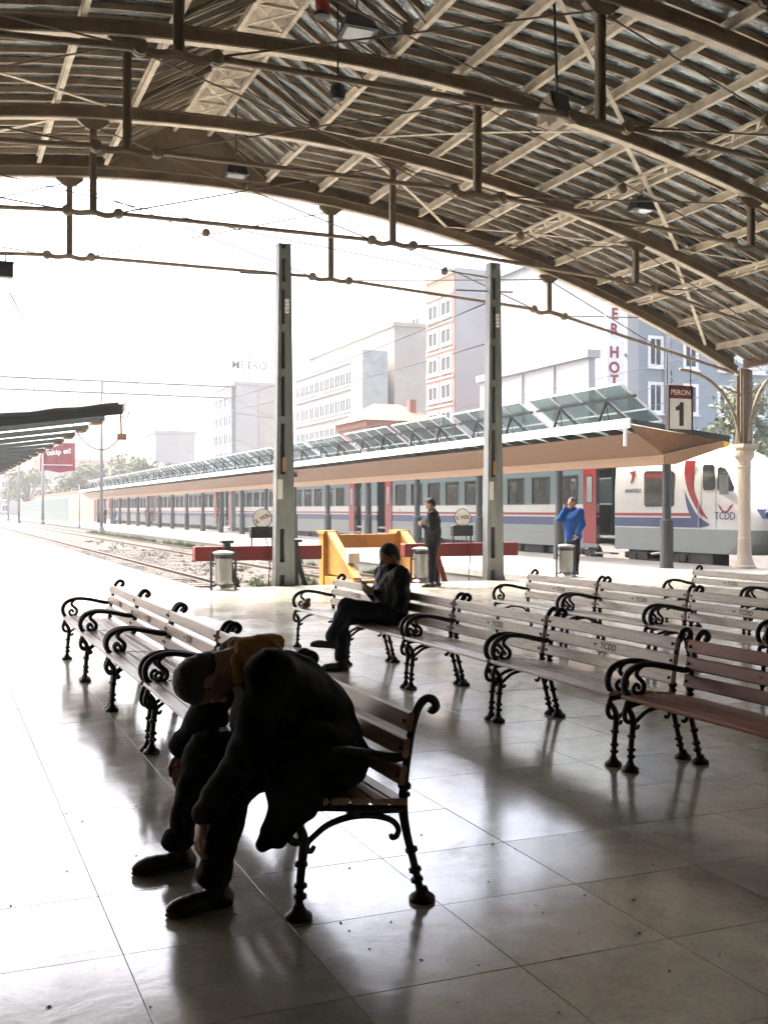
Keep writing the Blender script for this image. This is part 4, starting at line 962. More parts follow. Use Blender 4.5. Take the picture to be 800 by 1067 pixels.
def coach(name, label, y0_, y1_, wins, doors, cat='train car'):
    """hollow coach from y0_ to y1_; wins: list of (ya, yb); doors: list of (ya, yb, red leaf at)"""
    t = thing(name, label, cat, (TX+TW/2, (y0_+y1_)/2, -0.5), 'cars of the train at the far platform')
    z_sill, z_head = 1.72, 2.72
    cut = sorted([(a, b, 'd') for a, b, _ in doors])
    segs = []; y = y0_
    for a, b, _ in cut: segs.append((y, a)); y = b
    segs.append((y, y1_))
    for a, b in segs:
        if b - a < 0.05: continue
        MB().box(TX, TX+0.08, a, b, 0.28, 0.72).build('lower_panel', M['t_grey'], t)
        MB().box(TX, TX+0.08, a, b, 0.724, 1.0).build('lower_panel', M['t_grey'], t)
        MB().box(TX-0.002, TX+0.08, a, b, 1.002, 1.29).build('blue_band', M['t_blue'], t)
        MB().box(TX-0.002, TX+0.08, a, b, 1.292, 1.345).build('white_band', M['t_white'], t)
        MB().box(TX-0.004, TX+0.08, a, b, 1.347, 1.44).build('red_band', M['t_red'], t)
        MB().box(TX-0.002, TX+0.08, a, b, 1.442, z_sill).build('white_band', M['t_white'], t)
        MB().box(TX, TX+0.08, a, b, z_head, 3.02).build('upper_panel', M['t_blue_grey'], t)
    # piers between windows
    ws = sorted(wins + [(a, b) for a, b, _ in doors]); y = y0_
    for a, b in ws:
        if a - y > 0.02: MB().box(TX, TX+0.08, y, a, z_sill+0.001, z_head-0.001).build('window_pier', M['t_blue_grey'], t)
        y = b
    if y1_ - y > 0.02: MB().box(TX, TX+0.08, y, y1_, z_sill+0.001, z_head-0.001).build('window_pier', M['t_blue_grey'], t)
    for a, b in wins:
        g = MB()
        g.box(TX-0.012, TX+0.05, a, b, z_sill, z_sill+0.05); g.box(TX-0.012, TX+0.05, a, b, z_head-0.05, z_head); g.box(TX-0.012, TX+0.05, a, a+0.05, z_sill+0.05, z_head-0.05); g.box(TX-0.012, TX+0.05, b-0.05, b, z_sill+0.05, z_head-0.05)
        f = g.build('window', M['t_rubber'], t)
        MB().box(TX+0.015, TX+0.022, a+0.05, b-0.05, z_sill+0.05, z_head-0.05).build('pane', M['train_glass'], f)
        for ca_, cb_ in ((a+0.06, a+0.24), (b-0.24, b-0.06)): MB().box(TX+0.07, TX+0.09, ca_, cb_, z_sill+0.06, z_head-0.06).build('curtain', M['t_seat'], t)
        # seat backs seen through the glass
        for s in (0.25, 0.7):
            yy = a + (b-a)*s
            g = MB(); g.prism([(TX+0.4,1.0),(TX+0.95,1.0),(TX+0.95,2.15),(TX+0.87,2.25),(TX+0.48,2.25),(TX+0.4,2.15)], yy-0.06, yy+0.06); g.build('seat', M['t_seat'], t)
        MB().box(TXB-0.03, TXB-0.02, a+0.05, b-0.05, z_sill+0.05, z_head-0.05).build('side_pane', M['train_glass'], t)
    # far side
    MB().box(TXB-0.08, TXB, y0_, y1_, 0.28, z_sill).build('side_wall', M['t_white'], t); MB().box(TXB-0.08, TXB, y0_, y1_, z_head, 3.02).build('side_wall', M['t_white'], t)
    y = y0_
    for a, b in wins:
        MB().box(TXB-0.08, TXB, y, a, z_sill+.001, z_head-.001).build('side_pier', M['t_white'], t); y = b
    MB().box(TXB-0.08, TXB, y, y1_, z_sill+.001, z_head-.001).build('side_pier', M['t_white'], t)
    MB().box(TX+0.081, TXB-0.081, y0_+.02, y1_-.02, 0.62, 0.70).build('car_floor', M['t_int'], t)
    MB().box(TX+0.081, TXB-0.081, y0_+.02, y1_-.02, 2.95, 3.0).build('car_ceiling', M['t_int'], t)
    for y in (y0_, y1_-0.06): MB().box(TX+0.081, TXB-0.081, y, y+0.06, 0.28, 3.02).build('end_wall', M['t_blue_grey'], t)
    pr = [(TX,3.022),(TX+0.06,3.2),(TX+0.25,3.42),(TX+0.7,3.62),(TX+TW/2,3.7),(TXB-0.7,3.62),(TXB-0.25,3.42),(TXB-0.06,3.2),(TXB,3.022)]
    MB().prism(pr, y0_, y1_).build('car_roof', M['t_white'], t)
    for a, b, ly in doors:
        d = MB().box(TX-0.035, TX-0.008, ly, ly+0.78, 0.42, 2.98).build('door', M['t_red'], t)
        g = MB(); g.box(TX-0.042, TX-0.036, ly+0.2, ly+0.58, 1.75, 2.68); g.build('door_window', M['t_rubber'], d)
        MB().box(TX-0.046, TX-0.0425, ly+0.24, ly+0.54, 1.79, 2.64).build('door_glass', M['glass_dark'], d)
        MB().box(TX+1.0, TX+1.05, a, b, 0.7, 2.95).build('vestibule_wall', M['t_blue_grey'], t)
        MB().box(TX+0.55, TX+1.0, b-0.03, b, 0.7, 2.9).build('vestibule_panel', M['t_blue_grey'], t)
        for i, (z, xo) in enumerate(((0.10, -0.12), (0.36, 0.02), (0.60, 0.2))): MB().box(TX+xo, TX+xo+0.3, a+0.04, b-0.04, z, z+0.05).build('step', M['stainless'], t)
        MB().tube([(TX+0.12, a+0.05, 0.8), (TX+0.12, a+0.05, 2.3)], 0.018, 8).build('handrail', M['stainless'], t)
    equipment(t, y0_+4.6, y1_-4.6)
    bogie(t, y0_+2.6); bogie(t, y1_-2.6)
    return t
def winrow(a, b, w_=1.25, gap=0.55):
    n = int((b-a+gap)//(w_+gap)); off = ((b-a)-(n*w_+(n-1)*gap))/2
    return [(a+off+i*(w_+gap), a+off+i*(w_+gap)+w_) for i in range(n)]
yd = on_x(640, 540, TX).y; yd1 = on_x(622, 540, TX).y
car1 = coach('train_car', 'grey and white train car with open red door right of the blue jacket man', yd, 50.0, winrow(yd1+0.95, 47.2), [(yd, yd1, yd1+0.02), (48.2, 49.3, 47.4)])
coach('train_car', 'grey and white train car with red door, half hidden behind the yellow frame', 50.9, 79.4, winrow(53.0, 77.6), [(51.4, 52.3, 52.32), (78.2, 79.1, 77.4)])
coach('train_car', 'distant train car fading out behind the far canopy pillars', 80.3, 108.5, winrow(82.3, 106.5), [(80.8, 81.7, 81.72), (107.3, 108.2, 106.5)])
coach('train_car', 'last and palest train car behind the small waiting people', 109.4, 137.0, winrow(111.4, 135), [(110, 110.9, 110.92), (136, 136.9, 135.2)])
# driving cab of the first car
cab = thing('train_cab', 'white driving cab with red and blue curved stripes behind the cream column', 'train cab', (TX+TW/2, 26, -0.5), 'cars of the train at the far platform')
lev = [(0.30,22.9,1.0),(0.6,22.5,1.0),(0.98,22.32,1.0),(1.3,22.36,1.0),(1.55,22.6,1.0),(1.75,22.9,1.0),(2.1,23.4,1.0),(2.5,23.95,0.985),(2.9,24.5,0.96),(3.15,24.95,0.92),(3.35,25.45,0.84),(3.5,26.0,0.74),(3.6,26.6,0.62),(3.68,27.6,0.42),(3.70,28.4,0.2)]
NA = 22
def cab_ring(z, yf, k, off=0.0):
    xc = TX+TW/2; hw = TW/2*k + off; dep = 1.25; r = []
    r.append((xc-hw, yd-0.01, z)); r.append((xc-hw, yf+dep+0.01, z))
    for i in range(NA+1):
        a = math.pi*i/NA; c, s = math.cos(a), math.sin(a)
        r.append((xc - hw*math.copysign(abs(c)**0.55, c), yf+dep - (dep+off)*abs(s)**0.75, z))
    r.append((xc+hw, yf+dep+0.01, z)); r.append((xc+hw, yd-0.01, z)); return r
rings = [cab_ring(*l) for l in lev]; n = len(rings[0])
def ring_mesh(i0, i1, k0, k1, off=0.0, shrink=0):
    g = MB(); rr = [cab_ring(*l, off) for l in lev[i0:i1+1]]; rr = [r[k0:k1+1] for r in rr]; m = len(rr[0])
    g.add([p for r in rr for p in r], [(i*m+j, i*m+j+1, (i+1)*m+j+1, (i+1)*m+j) for i in range(len(rr)-1) for j in range(m-1)])
    return g
g = ring_mesh(2, len(lev)-1, 0, n-1); g.build('shell', M['t_white'], cab, True)
g = ring_mesh(0, 2, 0, 11); g.build('side_skirt', M['t_grey'], cab); g = ring_mesh(0, 2, 11, n-1); g.build('nose_skirt', M['t_dark'], cab)
g = ring_mesh(5, 9, 8, 20, 0.012); g.build('windscreen', M['glass_dark'], cab, True)
g = ring_mesh(3, 4, 7, 21, 0.010); g.build('nose_band', M['t_blue'], cab, True)
for k_ in (9, 11):
    p = Vector(cab_ring(1.52, 22.57, 1.0, 0.02)[k_])
    hl = MB().lathe([(0.13,-0.05),(0.13,0.03),(0.10,0.05)], (p.x, p.y-0.03, 1.40), 18, 'y').build('headlight', M['t_rubber'], cab); MB().lathe([(0.09,-0.075),(0.09,-0.055)], (p.x, p.y-0.01, 1.40), 16, 'y').build('lens', M['glass_dark'], hl)
ys = lambda u: on_x(u, 540, TX).y
def side(name, u0, u1, z0_, z1_, m, off=0.006, parent=cab): return MB().box(TX-off, TX+0.03, ys(u1), ys(u0), z0_, z1_).build(name, m, parent)
side('red_band', 640, 719, 1.35, 1.44, M['t_red']); side('blue_band', 640, 727, 1.02, 1.30, M['t_blue'])
def patch(name, uv, m, off=0.008):
    pts = [on_x(u, v, TX) for u, v in uv]
    g = MB(); n_ = len(pts); g.add([(TX-off, p.y, p.z) for p in pts] + [(TX+0.01, p.y, p.z) for p in pts], [tuple(range(n_)), tuple(range(2*n_-1, n_-1, -1))] + [(i, (i+1)%n_, (i+1)%n_+n_, i+n_) for i in range(n_)])
    return g.build(name, m, cab)
L = smooth_pts([(714,480),(713,494),(716,510),(722,524),(728,534),(736,541)], 3); Rr = smooth_pts([(724.5,480),(722,492),(722,506),(726,520),(731,531),(737,540.5)], 3)
patch('red_crescent', [tuple(p) for p in L] + [tuple(p) for p in reversed(Rr)], M['t_red'])
L = smooth_pts([(713,511),(715,526),(720,540),(727,550)], 3); Rr = smooth_pts([(713.5,513),(719,525),(727,538),(739,547),(727.5,550)], 3)
patch('blue_crescent', [tuple(p) for p in L] + [tuple(p) for p in reversed(Rr[:-1])], M['t_blue'])
def rwin(name, u0, u1, v0, v1, glassm=M['glass_dark'], poly=None):
    uv = poly or [(u0+2,v0),(u1-2,v0),(u1,v0+2),(u1,v1-2),(u1-2,v1),(u0+2,v1),(u0,v1-2),(u0,v0+2)]
    f = patch(name, uv, M['t_rubber'], 0.012); c = np.mean(np.array(uv), 0)
    pts = [tuple(c + (np.array(p)-c)*0.86) for p in uv]
    q = [on_x(u, v, TX) for u, v in pts]; g = MB(); g.add([(TX-0.016, p.y, p.z) for p in q], [tuple(range(len(q)))]); g.build('pane', M['t_darkglass'], f)
M['t_darkglass'] = mat('dark_cab_glass', (0.05, 0.055, 0.055), 0.06, 0, 0.3, 2.0)
rwin('window', 671, 702, 491, 528)
rwin('window', 732, 744, 484, 511); 
rwin('window', 0, 0, 0, 0, poly=[(747.5,488),(750,486.5),(755,488),(758,493),(764.5,508),(763,512),(748.5,512),(747,509)])
patch('window_blind', [(673,494),(690,494),(690,498),(673,498)], M['t_red'], 0.02)
dr = MB(); 
for u in (730, 745.5): dr.box(TX-0.007, TX, ys(u)-0.008, ys(u)+0.008, 1.0, 2.95)
dr.box(TX-0.007, TX, ys(745.5), ys(730), 2.94, 2.96); dr.build('door_seam', M['t_grey'], cab)
MB().tube([(TX-0.06, ys(729), 1.0), (TX-0.06, ys(729), 1.75)], 0.016, 8).build('handrail', M['stainless'], cab)
p = on_x(753.5, 505, TX-0.3); MB().box(p.x-0.05, p.x+0.05, p.y-0.13, p.y+0.13, p.z-0.27, p.z+0.27).build('mirror', M['t_grey'], cab); MB().beam((p.x,p.y,p.z+0.2),(TX,p.y+0.1,p.z+0.25),0.03,0.03).build('mirror_arm', M['t_grey'], cab)
def side_text(txt, u, v, size, m, bold=0.0):
    p = on_x(u, v, TX); put_text(txt, size, m, (TX-0.010, p.y, p.z), '-x', cab, 0.002, bold)
side_text('TCDD', 755, 538, 0.30, M['t_blue']); side_text('ANADOLU', 659, 511.5, 0.17, M['t_blue'], 0.003)
# winged emblem and the small red mark
L = [(747.5,528.5),(750,530),(752,534),(755,536),(758,534),(760,530),(763,528.5),(760.5,533),(758,536.5),(755,538-.5),(752,536.5),(749.5,533)]
patch('emblem', [(u, v-3) for u, v in L], M['t_red'])
patch('emblem', [(655.5,492),(662,490.5),(660,497),(658,503),(656.5,503),(658.5,496)], M['t_red'])
equipment(cab, 25.6, 28.6); bogie(cab, 27.2)
MB().box(TX+0.12, TX+0.7, 24.6, 26.1, -0.1, 0.3).build('equipment_box', M['t_dark'], cab)
MB().box(TX+0.6, TX+2.2, 28.5, 31.5, 3.7, 3.95).build('roof_unit', M['t_white'], cab)
for dx in (0.75, 1.35, 1.95): MB().lathe([(0.26,0),(0.26,0.08),(0.2,0.1)], (TX+dx, 27.4, 3.69), 18).build('roof_fan', M['t_white'], cab)
# ------------------------------------------------------------------ people
V3 = lambda *a: np.array(a, float)
def unit(v): v = np.asarray(v, float); return v/np.linalg.norm(v)
class Field:
    """implicit body: smooth union of tapered limbs and ellipsoids, meshed with surface nets"""
    def __init__(s): s.p = []
    def cap(s, a, b, ra, rb, k=0.03): s.p.append(('c', np.asarray(a, float), np.asarray(b, float), ra, rb, k)); return s
    def chain(s, pts, rs, k=0.03):
        for i in range(len(pts)-1): s.cap(pts[i], pts[i+1], rs[i], rs[i+1], k)
        return s
    def ell(s, c, r, ax=None, k=0.03, cut=False):
        R = np.eye(3) if ax is None else np.array([unit(a) for a in ax])
        s.p.append(('x' if cut else 'e', np.asarray(c, float), np.asarray(r, float), R, None, k)); return s
    def mesh(s, name, m, parent, res=0.012, fold=0.0, ff=28.0, plane=None, seed=0):
        lo = np.full(3, 1e9); hi = np.full(3, -1e9); bb = []
        for q in s.p:
            if q[0] == 'c': r = max(q[3], q[4]); a = np.minimum(q[1], q[2])-r; b = np.maximum(q[1], q[2])+r
            else: r = max(q[2]); a = q[1]-r; b = q[1]+r
            bb.append((a-q[5]*2-2*res, b+q[5]*2+2*res)); lo = np.minimum(lo, a); hi = np.maximum(hi, b)
        lo -= 4*res+0.02; hi += 4*res+0.02; n = np.ceil((hi-lo)/res).astype(int)+1
        D = np.full(n, 0.5)
        ax = [lo[i]+res*np.arange(n[i]) for i in range(3)]
        for q, (a, b) in zip(s.p, bb):
            i0 = np.maximum(((a-lo)/res).astype(int), 0); i1 = np.minimum(((b-lo)/res).astype(int)+2, n)
            sl_ = tuple(slice(i0[i], i1[i]) for i in range(3))
            X, Y, Z = np.meshgrid(*[ax[i][sl_[i]] for i in range(3)], indexing='ij')
            if q[0] == 'c':
                ba = q[2]-q[1]; L2 = max(ba@ba, 1e-9)
                h = np.clip(((X-q[1][0])*ba[0]+(Y-q[1][1])*ba[1]+(Z-q[1][2])*ba[2])/L2, 0, 1)
                d = np.sqrt((X-q[1][0]-h*ba[0])**2+(Y-q[1][1]-h*ba[1])**2+(Z-q[1][2]-h*ba[2])**2) - (q[3]+(q[4]-q[3])*h)
            else:
                R = q[3]; dx, dy, dz = X-q[1][0], Y-q[1][1], Z-q[1][2]; u = [(R[i][0]*dx+R[i][1]*dy+R[i][2]*dz)/q[2][i] for i in range(3)]
                k0 = np.sqrt(u[0]**2+u[1]**2+u[2]**2)+1e-9; k1 = np.sqrt((u[0]/q[2][0])**2+(u[1]/q[2][1])**2+(u[2]/q[2][2])**2)+1e-9
                d = k0*(k0-1)/k1
            o = D[sl_]; k = q[5]
            if q[0] == 'x': D[sl_] = np.maximum(o, -d)
            else:
                h = np.clip(0.5+0.5*(o-d)/k, 0, 1); D[sl_] = o*(1-h)+d*h-k*h*(1-h)
        if fold:
            X, Y, Z = np.meshgrid(*ax, indexing='ij'); rd = np.random.RandomState(seed)
            w_ = np.zeros_like(D)
            for j in range(5):
                f = rd.randn(3)*ff*(0.5+0.35*j); ph = rd.rand()*6.28
                w_ += np.sin(X*f[0]+Y*f[1]+Z*f[2]+ph+1.4*np.sin(X*f[1]*.4+Z*f[0]*.5+ph))/(1+0.5*j)
            D += fold*w_
        if plane is not None:
            X, Y, Z = np.meshgrid(*ax, indexing='ij'); D = np.maximum(D, plane[0][0]*X+plane[0][1]*Y+plane[0][2]*Z-plane[1])
        return s.nets(D, lo, res, name, m, parent)
    def nets(s, D, lo, res, name, m, parent):
        S = D < 0; n = np.array(D.shape)
        c = np.stack([S[i:n[0]-1+i, j:n[1]-1+j, k:n[2]-1+k] for i in (0,1) for j in (0,1) for k in (0,1)])
        act = c.any(0) & ~c.all(0); idx = -np.ones(act.shape, int); cells = np.argwhere(act); idx[act] = np.arange(len(cells))
        acc = np.zeros((len(cells), 3)); cnt = np.zeros(len(cells))
        offs = [(i,j,k) for i in (0,1) for j in (0,1) for k in (0,1)]
        for a in offs:
            for b in offs:
                df = np.array(b)-np.array(a)
                if df.sum() != 1 or (df < 0).any(): continue
                A = cells+a; B = cells+b; da = D[A[:,0],A[:,1],A[:,2]]; db = D[B[:,0],B[:,1],B[:,2]]
                x = (da < 0) != (db < 0); t = np.where(x, da/(da-db+1e-12), 0)
                acc[x] += (A + df*t[:,None])[x]; cnt[x] += 1
        V = lo + acc/cnt[:,None]*res
        F_ = []
        for axx in range(3):
            sh = [slice(None)]*3; a0 = list(sh); a1 = list(sh); a0[axx] = slice(0, -1); a1[axx] = slice(1, None)
            ed = np.argwhere(S[tuple(a0)] != S[tuple(a1)]); u, v = (axx+1)%3, (axx+2)%3
            ed = ed[(ed[:,u] > 0) & (ed[:,v] > 0)]
            def cell(du, dv): e = ed.copy(); e[:,u] -= du; e[:,v] -= dv; e = np.minimum(e, np.array(idx.shape)-1); return idx[e[:,0], e[:,1], e[:,2]]
            q = np.stack([cell(1,1), cell(0,1), cell(0,0), cell(1,0)], 1)
            ins = S[ed[:,0], ed[:,1], ed[:,2]]; q[~ins] = q[~ins][:, ::-1]
            F_.append(q[(q >= 0).all(1)])
        F_ = np.concatenate(F_)
        me = bpy.data.meshes.new(name); me.from_pydata(V.tolist(), [], F_.tolist()); me.polygons.foreach_set('use_smooth', [True]*len(me.polygons))
        me.materials.append(m); return link(name, me, parent)
def hand(B, wr, d, nrm, side, curl=0.5, sc=1.0, k=0.006):
    """palm, four fingers of unequal length and a thumb; d towards the fingertips, nrm the palm side, side the thumb side"""
    d = unit(d); nrm = unit(np.asarray(nrm)-d*(np.asarray(nrm)@d)); side = unit(np.asarray(side)-d*(np.asarray(side)@d)-nrm*(np.asarray(side)@nrm))
    wr = np.asarray(wr, float)
    B.ell(wr+d*.048*sc, (.05*sc, .042*sc, .017*sc), (d, side, nrm), 0.012)
    for off, ln in ((.030, .9), (.010, 1.0), (-.011, .93), (-.031, .74)):
        b = wr+d*.088*sc+side*off*sc; c1 = curl*0.9; c2 = curl*1.9; c3 = curl*2.6; s_ = ln*sc
        p1 = b + (d*math.cos(c1)+nrm*math.sin(c1))*.040*s_; p2 = p1 + (d*math.cos(c2)+nrm*math.sin(c2))*.028*s_; p3 = p2 + (d*math.cos(c3)+nrm*math.sin(c3))*.020*s_
        B.chain([b, p1, p2, p3], [.0095*sc, .0088*sc, .008*sc, .007*sc], k)
    b = wr+d*.03*sc+side*.036*sc; p1 = b+(d*.6+side*.75+nrm*.25)*.040*sc; p2 = p1+(d*.95+side*.25+nrm*.35)*.032*sc
    B.chain([b, p1, p2], [.014*sc, .011*sc, .009*sc], k)
def head(B, c, fwd, up, sc=1.0):
    fwd = unit(fwd); up = unit(np.asarray(up)-fwd*(np.asarray(up)@fwd)); rt = np.cross(fwd, up); A = (rt, fwd, up); c = np.asarray(c, float)
    B.ell(c+up*.028*sc-fwd*.01*sc, (.076*sc, .098*sc, .095*sc), A, 0.02)
    B.ell(c-up*.045*sc+fwd*.030*sc, (.058*sc, .062*sc, .068*sc), A, 0.03)
    B.cap(c+up*.012*sc+fwd*.088*sc, c-up*.022*sc+fwd*.112*sc, .010*sc, .015*sc, 0.012)      # nose
    B.ell(c+up*.022*sc+fwd*.084*sc, (.055*sc, .012*sc, .009*sc), A, 0.012)                   # brow
    B.ell(c-up*.052*sc+fwd*.090*sc, (.024*sc, .010*sc, .010*sc), A, 0.008)                   # lips
    B.ell(c-up*.092*sc+fwd*.075*sc, (.024*sc, .020*sc, .018*sc), A, 0.02)                    # chin
    for s_ in (-1, 1):
        B.ell(c+rt*s_*.079*sc-fwd*.005*sc-up*.005*sc, (.012*sc, .020*sc, .032*sc), A, 0.008)
        B.ell(c+rt*s_*.030*sc+fwd*.091*sc+up*.004*sc, (.017*sc, .010*sc, .009*sc), A, 0.004, True)
    return rt, fwd, up
def hair(t, c, fwd, up, m, res, sc=1.0, beard=False, low=0.0):
    fwd = unit(fwd); up = unit(np.asarray(up)-fwd*(np.asarray(up)@fwd)); rt = np.cross(fwd, up); A = (rt, fwd, up); c = np.asarray(c, float)
    H = Field(); H.ell(c+up*.036*sc-fwd*.018*sc, (.081*sc, .099*sc, .095*sc), A, 0.01); H.ell(c-up*.02*sc-fwd*.045*sc, (.070*sc, .062*sc, .075*sc), A, 0.02)
    H.ell(c-up*.035*sc+fwd*.085*sc, (.13*sc, .092*sc, .095*sc), A, 0.01, True)
    H.mesh('hair', m, t, res, 0.0015, 120)
    if beard:
        Bd = Field(); Bd.ell(c-up*.075*sc+fwd*.045*sc, (.060*sc, .058*sc, .050*sc), A, 0.01); Bd.ell(c-up*.042*sc+fwd*.125*sc, (.03*sc, .03*sc, .018*sc), A, 0.01, True); Bd.mesh('beard', m, t, res, 0.0015, 120)
def shoe(t, ankle, toe_dir, m, sole_m, res, ln=0.27, ground=True, down=(0,0,-1)):
    a = np.asarray(ankle, float); dn = unit(down); f = unit(np.asarray(toe_dir)-dn*(np.asarray(toe_dir)@dn)); sd = np.cross(f, dn)
    base = a + dn*0.085
    S = Field(); S.cap(a+dn*.03-f*.02, a-dn*.09-f*.015, .046, .050, 0.02)
    S.ell(a+dn*.055-f*.03, (.062, .045, .040), (f, sd, dn), 0.02); S.ell(a+dn*.055+f*.085, (.085, .044, .040), (f, sd, dn), 0.03); S.ell(a+dn*.058+f*.14, (.055, .040, .028), (f, sd, dn), 0.02)
    S.mesh('shoe', m, t, res, 0.001, 60, (dn, float(dn@base)-0.006))
    So = Field(); So.ell(a+dn*.078-f*.02, (.068, .046, .02), (f, sd, dn), 0.02); So.ell(a+dn*.078+f*.105, (.092, .050, .02), (f, sd, dn), 0.03)
    So.mesh('sole', sole_m, t, res, 0, 1, (dn, float(dn@base)+0.0))
def cloth(name, col, rough=0.8): return mat(name, col, rough, 0, 0.2, 9, 0.25, 320, spec=0.2)
M['c_black'] = cloth('black_padded_cloth', (0.0045, 0.0045, 0.005), 0.85)
M['c_black2'] = cloth('black_trouser_cloth', (0.0055, 0.0055, 0.007), 0.9)
M['c_hood'] = cloth('ochre_brown_hood_cloth', (0.52, 0.255, 0.06), 0.9)
M['c_leather'] = cloth('black_leather', (0.010, 0.010, 0.011), 0.6)
M['c_jean'] = cloth('dark_jeans', (0.018, 0.022, 0.032), 0.9)
M['c_navy'] = cloth('dark_slate_jacket', (0.009, 0.011, 0.013), 0.75)
M['c_blue'] = cloth('bright_blue_jacket', (0.004, 0.055, 0.22), 0.75)
M['c_cyan'] = cloth('pale_blue_cloth', (0.06, 0.14, 0.2), 0.7)
M['c_brown'] = cloth('brown_jacket', (0.12, 0.055, 0.035), 0.7)
M['shoe'] = mat('black_shoe_leather', (0.012, 0.012, 0.012), 0.35, 0, 0.2, 20, 0.1, 90)
M['shoe_brown'] = mat('brown_shoe_suede', (0.05, 0.035, 0.026), 0.7, 0, 0.2, 20, 0.1, 90)
M['sole'] = mat('shoe_sole', (0.03, 0.028, 0.026), 0.8, 0, 0.1)
M['skin_dark'] = M['skin']

# --- man slumped forward on the near bench
t = thing('person', 'slumped person in black coat with ochre hood, bent forward on the near bench', 'person', (1.5, 4.4, 0.44))
hc = V3(1.03, 4.36, .845); hf = V3(.50, .05, -.86); hu = V3(-.86, .02, -.50)
sh = {-1: V3(1.22, 4.08, .90), 1: V3(1.22, 4.56, .89)}; elb = {-1: V3(1.12, 4.03, .61), 1: V3(1.10, 4.68, .63)}; wr = {-1: V3(.965, 4.11, .345), 1: V3(1.01, 4.77, .46)}
hip = {-1: V3(1.50, 4.18, .535), 1: V3(1.50,4.31, .535)}; kn = {-1: V3(1.10, 4.13, .50), 1: V3(1.07, 4.58, .50)}; an = {-1: V3(1.0, 4.115, .087), 1: V3(.965, 4.62, .087)}
B = Field(); head(B, hc, hf, hu)
B.chain([hc-unit(hu)*.06-unit(hf)*.03, V3(1.19,4.32, .92), V3(1.34,4.32, .80), V3(1.46,4.31, .58)], [.055, .062, .12, .12], .05)
for s in (-1, 1):
    B.chain([V3(1.25,4.32,.88), sh[s], elb[s], wr[s]], [.06, .045, .035, .026], .03); B.chain([V3(1.46,4.31,.56), hip[s], kn[s], an[s]], [.08, .075, .055, .035], .03)
hand(B, wr[-1], (-.24, .02, -.97), (.9, .1, -.2), (-.1, .98, 0), 0.42); hand(B, wr[1], (-.1, .0, -1), (.6, -.75, 0), (-.8, -.5, 0), 0.35)
B.mesh('body', M['skin'], t, 0.0065)
hair(t, hc, hf, hu, M['hair'], 0.007)
J = Field()
J.chain([V3(1.52,4.31,.55), V3(1.465,4.31,.66), V3(1.36,4.31,.79), V3(1.25,4.32,.89)], [.170, .165, .145, .095], .07)
J.ell(V3(1.26,4.17,.64), (.13,.12,.17), None, .08); J.ell(V3(1.25,4.38,.66), (.11,.14,.14), None, .08)
for s in (-1, 1):
    J.chain([V3(1.49,4.31+s*.07,.56), V3(1.41,4.31+s*.09,.70), V3(1.31,4.31+s*.13,.81), sh[s]], [.15, .14, .115, .088], .06)
    J.chain([sh[s], elb[s], wr[s]+V3(.005,0,.03)], [.088, .072, .054], .04)
J.ell(V3(1.37,3.97,.55), (.17,.13,.16), None, .08); J.ell(V3(1.27,3.90,.50), (.12,.07,.13), None, .06)            # hanging coat front, near side
J.cap(V3(1.22,3.87,.44), V3(1.125,3.86,.30), .06, .026, .04); J.cap(V3(1.29,3.87,.44), V3(1.19,3.86,.31), .06, .030, .04)
J.ell(V3(1.58,4.40,.47), (.10,.22,.05), None, .05); J.ell(V3(1.46,4.08,.54), (.18,.12,.14), None, .08)
J.mesh('coat', M['c_black'], t, 0.009, 0.0028, 34)
T_ = Field(); T_.ell(V3(1.50,4.31,.54), (.15,.20,.10), None, .04)
for s in (-1, 1): T_.chain([hip[s], kn[s]+V3(.02,0,.0), kn[s]+V3(-.01,0,-.04), an[s]+V3(.012,0,.05)], [.105, .082, .074, .060], .03); T_.ell(an[s]+V3(.006,0,.035), (.070,.062,.045), None, .03)
T_.mesh('trousers', M['c_black2'], t, 0.010, 0.0026, 40)
Hd = Field()
for a in np.linspace(0, 1, 7):
    th = -1.35+2.7*a; c = V3(1.215,4.325,.945)+V3(-.015*math.cos(th)*2, .115*math.sin(th), .055*math.cos(th)-.035); Hd.cap(c, c+V3(.09,-.015*math.sin(th),.012), .038, .030, .035)
Hd.cap(V3(1.16,4.27,.985), V3(1.32,4.32,.985), .030, .034, .04); Hd.cap(V3(1.15,4.37,.975), V3(1.33,4.37,.975), .03, .034, .04); Hd.cap(V3(1.13,4.24,.93), V3(1.13,4.22,.86), .03, .022, .03)
Hd.mesh('hood', M['c_hood'], t, 0.008, 0.0030, 60, seed=4)
shoe(t, an[-1], (-.95, -.22, 0), M['shoe'], M['sole'], .008); shoe(t, an[1], (-.97, -.1, 0), M['shoe'], M['sole'], .008)

# --- man with a phone, legs crossed
t = thing('person', 'seated person in black leather jacket with crossed legs looking at a phone', 'person', (4.05, 9.6, 0.44))
y = 9.6; hc = V3(4.06, y, 1.085); hf = V3(-.88, -.06, -.47); hu = V3(-.47, 0, .88)
sh = {-1: V3(4.09, y-.20, .915), 1: V3(4.09, y+.20, .915)}; elb = {-1: V3(4.07, y-.25, .66), 1: V3(4.07, y+.25, .66)}; wr = {-1: V3(3.88, y-.07, .745), 1: V3(3.88, y+.07, .735)}
hip = {-1: V3(4.05, y-.10, .535), 1: V3(4.05, y+.10, .535)}
kn = {-1: V3(3.60, y-.06, .625), 1: V3(3.62, y+.09, .515)}; an = {-1: V3(3.47, y+.02, .315), 1: V3(3.60, y+.12, .087)}
B = Field(); head(B, hc, hf, hu); B.chain([hc-unit(hu)*.06-unit(hf)*.02, V3(4.08,y,.95), V3(4.09,y,.75), V3(4.06,y,.56)], [.055, .062, .12, .12], .05)
